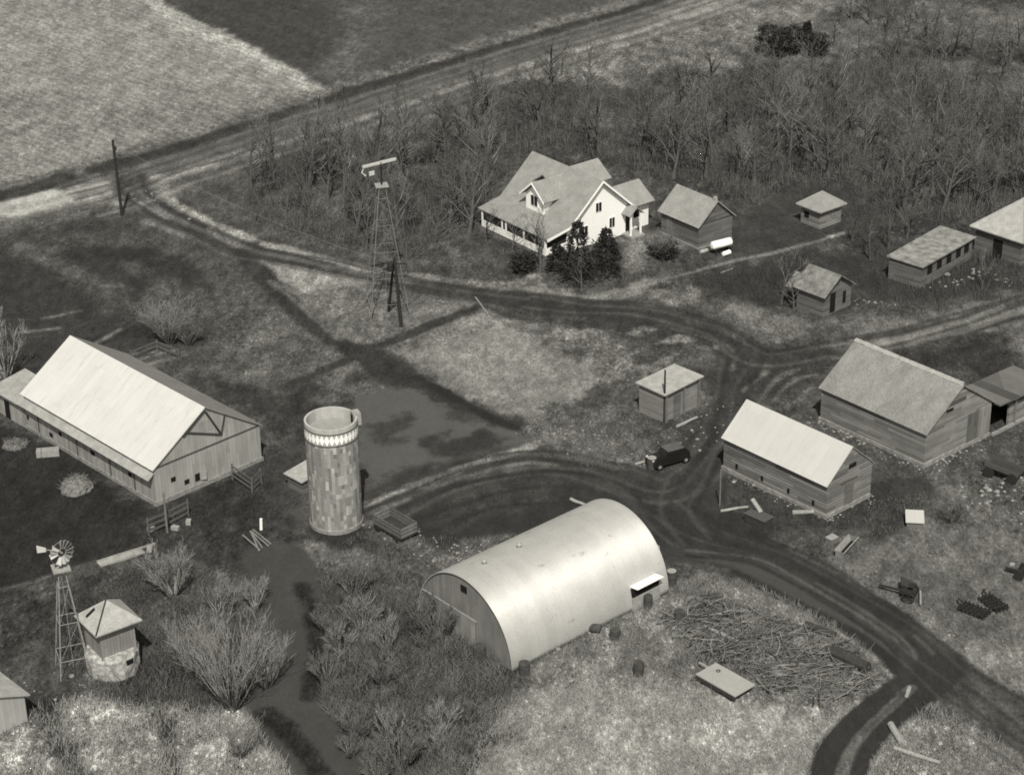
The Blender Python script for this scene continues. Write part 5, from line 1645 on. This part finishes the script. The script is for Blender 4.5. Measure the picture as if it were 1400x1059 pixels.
def shrub(px, label, me, s=1.0, rz=0.0, sz=1.0, cat='shrub', name='bare_shrub', group=None):
    x, y = atxy(*px)
    t = thing(name, label, cat, (x, y), rz, group); t.scale = (s, s, s * sz)
    for nm, m_ in zip(('stem', 'crown'), me):
        o = bpy.data.objects.new(nm, m_); COL.objects.link(o); o.parent = t
    return t
M_twigash = mottled('ash_grey_twigs', .31, .35, 1.0, rough=.95)
SB = [shrub_mesh(0, 5.4, 36, .66, (4, 4), M_twigash, .013, .04), shrub_mesh(1, 3.8, 16, .75, (6, 4), M_twigpale, .014, .06), shrub_mesh(2, 2.6, 26, .8, (5, 4), M_twig), shrub_mesh(3, 2.2, 18, .9, (6, 5), M_twig), shrub_mesh(4, 2.8, 14, .95, (5, 4), M_twigpale, .013, .03), shrub_mesh(5, 2.0, 26, 1.1, (6, 5), M_twigdark)]
shrub((318, 968), 'largest pale bare shrub, a dense vase of stems beside the creek', SB[0], 1.12, .4)
shrub((268, 925), 'dense pale bare shrub right against the tank house', SB[0], .8, 2.2)
shrub((362, 940), 'pale bare shrub leaning over the creek bank', SB[0], .72, 4.0)
shrub((238, 812), 'open pale bare tree on the near side of the feedlot trough', SB[1], 1.0, 1.1, 1.0, 'tree')
shrub((300, 838), 'thin grey bare shrub between the trough and the creek', SB[1], .72, 3.0)
shrub((350, 832), 'low grey bare shrub at the upper creek bank', SB[1], .6, 5.0)
shrub((330, 1035), 'pale leafless shrub at the very bottom above the creek mouth', SB[0], .55, 1.9)
shrub((232, 468), 'grey rounded bare tree alone in the left pasture', shrub_mesh(6, 4.2, 30, .7, (5, 4), M_twigash, .012, .045), 1.0, 3.3, .9, 'tree')
shrub((8, 515), 'pale bare tree cut by the left edge above the barn', SB[1], 1.25, .3, 1.15, 'tree')
shrub((258, 470), 'dark low bare bush at the foot of the pasture tree', SB[3], .8, 1.0)

rt = random.Random(5)
THICK = [(445, 800), (560, 800), (590, 850), (640, 900), (690, 925), (690, 960), (640, 1030), (610, 1080), (520, 1080), (450, 1000), (440, 900)]
TW = np.array(THICK, float); k = 0; used = []
while k < 24:
    px, py = rt.uniform(440, 700), rt.uniform(800, 1075)
    if not inside(np.array([px]), np.array([py]), TW)[0]: continue
    if any((px - a) ** 2 + ((py - b) * 1.6) ** 2 < 30 ** 2 for a, b in used): continue
    used.append((px, py)); k += 1
    shrub((px, py), 'bare scraggy bush in the thicket left of the round hut', SB[(2, 4, 3, 5)[k % 4]], rt.uniform(.5, .9), rt.uniform(0, 6), group='thicket bushes')
    if len(used) > 60: break
for px, lab, s in (((598, 872), 'tall dark bush against the end wall of the round hut', 1.1), ((575, 850), 'dark bush hiding the left foot of the round hut', 1.0), ((545, 1050), 'twisted bare bush at the bottom edge of the thicket', 1.2),
                   ((905, 352), 'round grey bush on the lawn in front of the brown shed', .95), ((1300, 712), 'low scraggy bush right of the small coop', .7)):
    shrub(px, lab, SB[2], s, 1.0)


# ------------------------------------------------------------------ evergreens
def evergreen(px, label, h, w, name='spruce_tree', cone=True, dens=1.0, seed=1, cat='tree'):
    x, y = atxy(*px)
    rr = random.Random(seed)
    t = thing(name, label, cat, (x, y))
    tr = Sticks(); tr.add((0, 0, -.2), (0, 0, h * .5), .13, .08); tr.add((0, 0, h * .5), (0, 0, h * .95), .08, .02); tr.build('trunk', M_bark, t, 6)
    m = MB(); N = int(330 * dens)
    for i in range(N):
        f = rr.random() ** .8
        if cone:
            z = h * (.06 + .92 * f); R0 = w * (1 - f) ** .75 + .06
        else:
            z = h * (.08 + .84 * f); R0 = w * math.sqrt(max(.02, 1 - (2 * f - 1) ** 2)) * (1 + .2 * math.sin(f * 9))
        a = rr.uniform(0, 6.283); R0 *= 1 + .18 * math.sin(3 * a + seed)
        d = Vector((math.cos(a), math.sin(a), rr.uniform(-.35, .35) if cone else rr.uniform(-.2, .7))).normalized()
        rin = R0 * rr.uniform(.25, .7); L = R0 * rr.uniform(.25, .5) + .12
        p = Vector((math.cos(a) * rin, math.sin(a) * rin, z))
        sd = d.cross(Vector((0, 0, 1))).normalized()
        up_ = sd.cross(d)
        for _ in range(5):
            q = p + d * L * rr.uniform(.0, 1) + sd * rr.gauss(0, .12) + up_ * rr.gauss(0, .08)
            dd = (d + sd * rr.gauss(0, .6) + up_ * rr.gauss(0, .5)).normalized()
            ss = dd.cross(Vector((rr.gauss(0, 1), rr.gauss(0, 1), rr.gauss(0, 1)))).normalized()
            l = rr.uniform(.14, .3); wd = rr.uniform(.04, .09)
            m.add([q - ss * wd, q + ss * wd, q + dd * l + ss * wd * .3, q + dd * l - ss * wd * .3], [(0, 1, 2, 3)])
    m.build('crown', M_needle if cone else M_fol, t)
    return t
evergreen((790, 388), 'tall dark spruce in front of the white gable wall', 6.0, 1.9, seed=3, dens=1.3)
evergreen((829, 378), 'broad dark evergreen beside the tall spruce', 4.6, 1.8, seed=5, dens=1.3)
evergreen((762, 372), 'small dark spruce at the near porch corner', 2.7, 1.2, seed=14, dens=.7)
evergreen((715, 372), 'rounded dark bush below the porch', 1.8, 1.2, 'evergreen_bush', False, .9, 7, 'shrub')
evergreen((908, 352), 'round grey green bush on the lawn near the brown shed', 1.3, 1.5, 'evergreen_bush', False, .5, 18, 'shrub')
for i, (px, h, w, cone_, lab) in enumerate((((1050, 74), 3.6, 1.9, False, 'leftmost rounded dark conifer of the far clump on the slope'), ((1066, 78), 3.2, 1.9, False, 'second rounded dark conifer of the far clump'), ((1081, 74), 3.5, 1.6, False, 'third dark conifer of the far clump'),
                                            ((1102, 75), 4.0, 1.2, True, 'slender pointed conifer of the far clump'), ((1119, 77), 2.8, 1.3, False, 'rightmost small conifer of the far clump'))):
    evergreen(px, lab, h, w, 'conifer_tree', cone_, .9, 40 + i)
for i, (px, s) in enumerate((((1165, 28), 1), ((1190, 36), 1), ((1215, 44), 1), ((1238, 52), .9), ((1270, 60), .9), ((1305, 78), .9), ((1345, 84), 1), ((1375, 96), .9))):
    t = copy_tree(protos[i]); x, y = atxy(*px); t.location = (x, y, 0); t.scale = (s, s, s * .8); t['label'] = 'bare tree in the dark hedgerow across the far right slope'; t['group'] = 'hedgerow trees'

kf = 0
while kf < 34:
    px, py = rt.uniform(1140, 1450), rt.uniform(15, 130)
    if py < 15 + (px - 1140) * .12 or py > 75 + (px - 1140) * .22: continue
    t = copy_tree(protos[kf % len(protos)]); x, y = atxy(px, py); s = rt.uniform(.45, .8)
    t.location = (x, y, 0); t.scale = (s, s, s); t.rotation_euler = (0, 0, rt.uniform(0, 6)); t['label'] = 'thin bare tree scattered on the far slope at the upper right'; t['group'] = 'bare trees on the far slope'
    kf += 1


# ------------------------------------------------------------------ ground cover nobody could count
KEEP_OFF = [('P', FARMROAD, 0), ('L', BRANCH, 3.2), ('L', CREEK, 4.4), ('L', DRIVE, 3.4), ('L', LANE, 2.6), ('P', [(575, 830), (703, 911), (913, 806), (785, 730)], 0)]


def scatter(name, label, polys, mat=None, lean=1.0):
    st = Sticks(); rr = random.Random(len(name))
    for poly, n, h0, h1, t0, t1, r in polys:
        Wp = world_pts(poly)
        x0, x1, y0, y1 = Wp[:, 0].min(), Wp[:, 0].max(), Wp[:, 1].min(), Wp[:, 1].max()
        X = np.random.default_rng(n).uniform(0, 1, (n * 3, 2)); xs = x0 + (x1 - x0) * X[:, 0]; ys = y0 + (y1 - y0) * X[:, 1]
        ok = inside(xs, ys, Wp) & ((fbm(xs, ys, 1.8, 3, 77) > -.25) | (X[:, 0] * 7919 % 1 < .3))
        for kind_, pp, ww in KEEP_OFF: ok &= sdist(xs, ys, kind_, pp, ww) > 0
        xs, ys = xs[ok][:n], ys[ok][:n]
        cl = fbm(xs, ys, 1.4, 3, 55)
        for x, y, c in zip(xs, ys, cl):
            h = rr.uniform(h0, h1) * (1 + .5 * float(c)); a = rr.uniform(0, 6.283); l = lean * rr.random()
            tn = t0 + (t1 - t0) * min(1, max(0, rr.random() * .6 + .2 + .35 * float(c)))
            st.add((x, y, -.03), (x + math.cos(a) * h * l, y + math.sin(a) * h * l, h), r, r * .35, tn)
    o = st.build(name, mat or M_weeds, None, 3, True)
    return tag(o, label, None, None, 'stuff')
scatter('dry_weeds', 'pale dead weeds along the bottom of the picture', [
    ([(640, 960), (800, 935), (960, 950), (1060, 975), (1190, 968), (1140, 1110), (560, 1110)], 13000, .12, .4, .24, .42, .018),
    ([(700, 925), (760, 880), (915, 805), (960, 785), (1040, 800), (1120, 835), (1190, 890), (1215, 930), (1150, 970), (960, 950), (800, 935)], 11000, .12, .45, .15, .36, .018),
    ([(1205, 985), (1260, 955), (1330, 990), (1420, 1050), (1420, 1110), (1160, 1110)], 5000, .12, .4, .12, .38, .02),
    ([(-30, 1010), (50, 965), (120, 955), (230, 960), (330, 975), (385, 1000), (420, 1110), (-30, 1110)], 9000, .12, .5, .22, .5, .02)])
scatter('dark_weeds', 'dark dead weeds in the thicket by the round hut', [
    ([(440, 790), (560, 790), (600, 850), (690, 910), (700, 960), (650, 1020), (620, 1110), (500, 1110), (440, 1000), (430, 880)], 14000, .2, .8, .06, .24, .02),
    ([(180, 780), (370, 790), (395, 870), (385, 950), (300, 975), (120, 955), (60, 900), (110, 850)], 9000, .15, .55, .05, .2, .02)])
scatter('grove_undergrowth', 'grey brush and saplings on the floor of the grove', [
    (GROVE, 15000, .4, 1.9, .06, .19, .024), ([(880, 395), (960, 375), (1060, 360), (1070, 420), (985, 405)], 900, .2, .7, .04, .1, .02), ([(1190, 330), (1330, 340), (1420, 370), (1420, 425), (1190, 425)], 1800, .2, .9, .04, .14, .022)], lean=.6)
scatter('yard_grass', 'short rough grass tufts about the yard and pasture', [
    ([(550, 480), (660, 445), (850, 480), (760, 560), (640, 540)], 4000, .06, .16, .14, .27, .02),
    ([(1110, 700), (1400, 650), (1420, 930), (1250, 850)], 6000, .05, .16, .09, .22, .02),
    ([(730, 580), (860, 560), (880, 620), (800, 640)], 2600, .08, .3, .08, .24, .02),
    ([(500, 720), (560, 735), (700, 735), (590, 790), (430, 770)], 2600, .08, .3, .06, .22, .02)], lean=.8)

# brush pile: a tangle of cut branches
st = Sticks(); rr = random.Random(4)
PILE = np.array([(905, 850), (960, 815), (1070, 845), (1160, 885), (1205, 930), (1150, 962), (1040, 950), (1030, 920), (980, 905)], float)
PWd = world_pts(PILE)
k = 0
while k < 950:
    x, y = rr.uniform(PWd[:, 0].min(), PWd[:, 0].max()), rr.uniform(PWd[:, 1].min(), PWd[:, 1].max())
    if not inside(np.array([x]), np.array([y]), PWd)[0]: continue
    k += 1
    a = rr.gauss(.5, .75); L = rr.uniform(.5, 2.6); z = rr.uniform(.03, .5)
    d = Vector((math.cos(a), math.sin(a), rr.gauss(0, .12))); r = rr.choice((.015, .018, .02, .025, .03, .05))
    c = Vector((x, y, z)); b_ = rvec(rr, d.normalized(), .28)
    tn = rr.choice((.06, .09, .13, .15, .17, .2, .22, .28))
    q_ = c + b_ * L * .35; e_ = rvec(rr, b_, .4)
    st.add(c - d * L * .5, c, r, r * .85, tn); st.add(c, q_, r * .85, r * .6, tn); st.add(q_, q_ + e_ * L * .25, r * .6, r * .3, tn)
    for f_ in range(rr.choice((0, 1, 2))): st.add(c, c + rvec(rr, b_, .8) * L * .35, r * .6, r * .25, tn)
o = st.build('brush_pile', M_weeds, None, 5, True)
tag(o, 'wide tangle of cut branches inside the bend of the farm road', None, None, 'stuff')

# stones and rubble
def rubble(name, label, px_line, n, w, r0, r1, mat):
    n = int(n * .55); r1 *= .62; r0 *= .8
    m = MB(); rr = random.Random(n)
    W_ = world_pts(px_line)
    for i in range(n):
        k = rr.randrange(len(W_) - 1); f = rr.random()
        p = W_[k] * (1 - f) + W_[k + 1] * f
        r = rr.uniform(r0, r1) * (1 if rr.random() < .85 else 1.6)
        c = (p[0] + rr.gauss(0, w), p[1] + rr.gauss(0, w), r * .25)
        m.lathe([(r * .5, -r * .4), (r, 0), (r * .75, r * .45), (r * .2, r * .6)], 6, c, jitter=.22)
    return tag(m.build(name, mat), label, None, None, 'stuff')
rubble('rubble', 'pale rubble and stones strewn about the yard', [(1108, 575), (1150, 590), (1200, 615), (1262, 645), (1300, 625), (1360, 598)], 190, .35, .05, .2, M_stone)
rubble('rubble', 'stones along the foot of the pale roofed crib', [(990, 645), (1060, 678), (1128, 710), (1195, 682)], 90, .25, .05, .16, M_stone)
rubble('rubble', 'stones and scraps along the gravel curve by the silo', [(505, 715), (560, 735), (610, 765), (640, 748)], 130, .6, .05, .2, M_stone)
rubble('rubble', 'scraps around the flat roofed shed and the old car', [(740, 590), (820, 605), (870, 620), (940, 600), (985, 560)], 150, 1.0, .05, .17, M_stone)
rubble('rubble', 'pale scraps by the foot of the near windmill', [(20, 930), (100, 940), (150, 965), (190, 975)], 60, .7, .06, .22, M_stone)
rubble('rubble', 'pale junk heaped under the long low shed wall', [(1250, 395), (1300, 385), (1340, 372), (1390, 390)], 60, .5, .08, .3, M_stone)
rubble('rubble', 'pale scraps beside the tumbledown gabled shed', [(1165, 412), (1200, 414), (1225, 420)], 40, .4, .06, .2, M_stone)
rubble('rubble', 'scraps along the foot of the round hut', [(710, 915), (800, 870), (860, 845), (920, 815)], 90, .5, .05, .2, M_stone)
rubble('rubble', 'pale clods on the verge of the driveway junction', [(205, 262), (232, 275), (270, 298)], 60, .5, .06, .2, M_stone)
rubble('rubble', 'junk and stones right of the granary', [(1330, 700), (1360, 670), (1400, 650), (1395, 700)], 120, 1.0, .06, .28, M_stone)
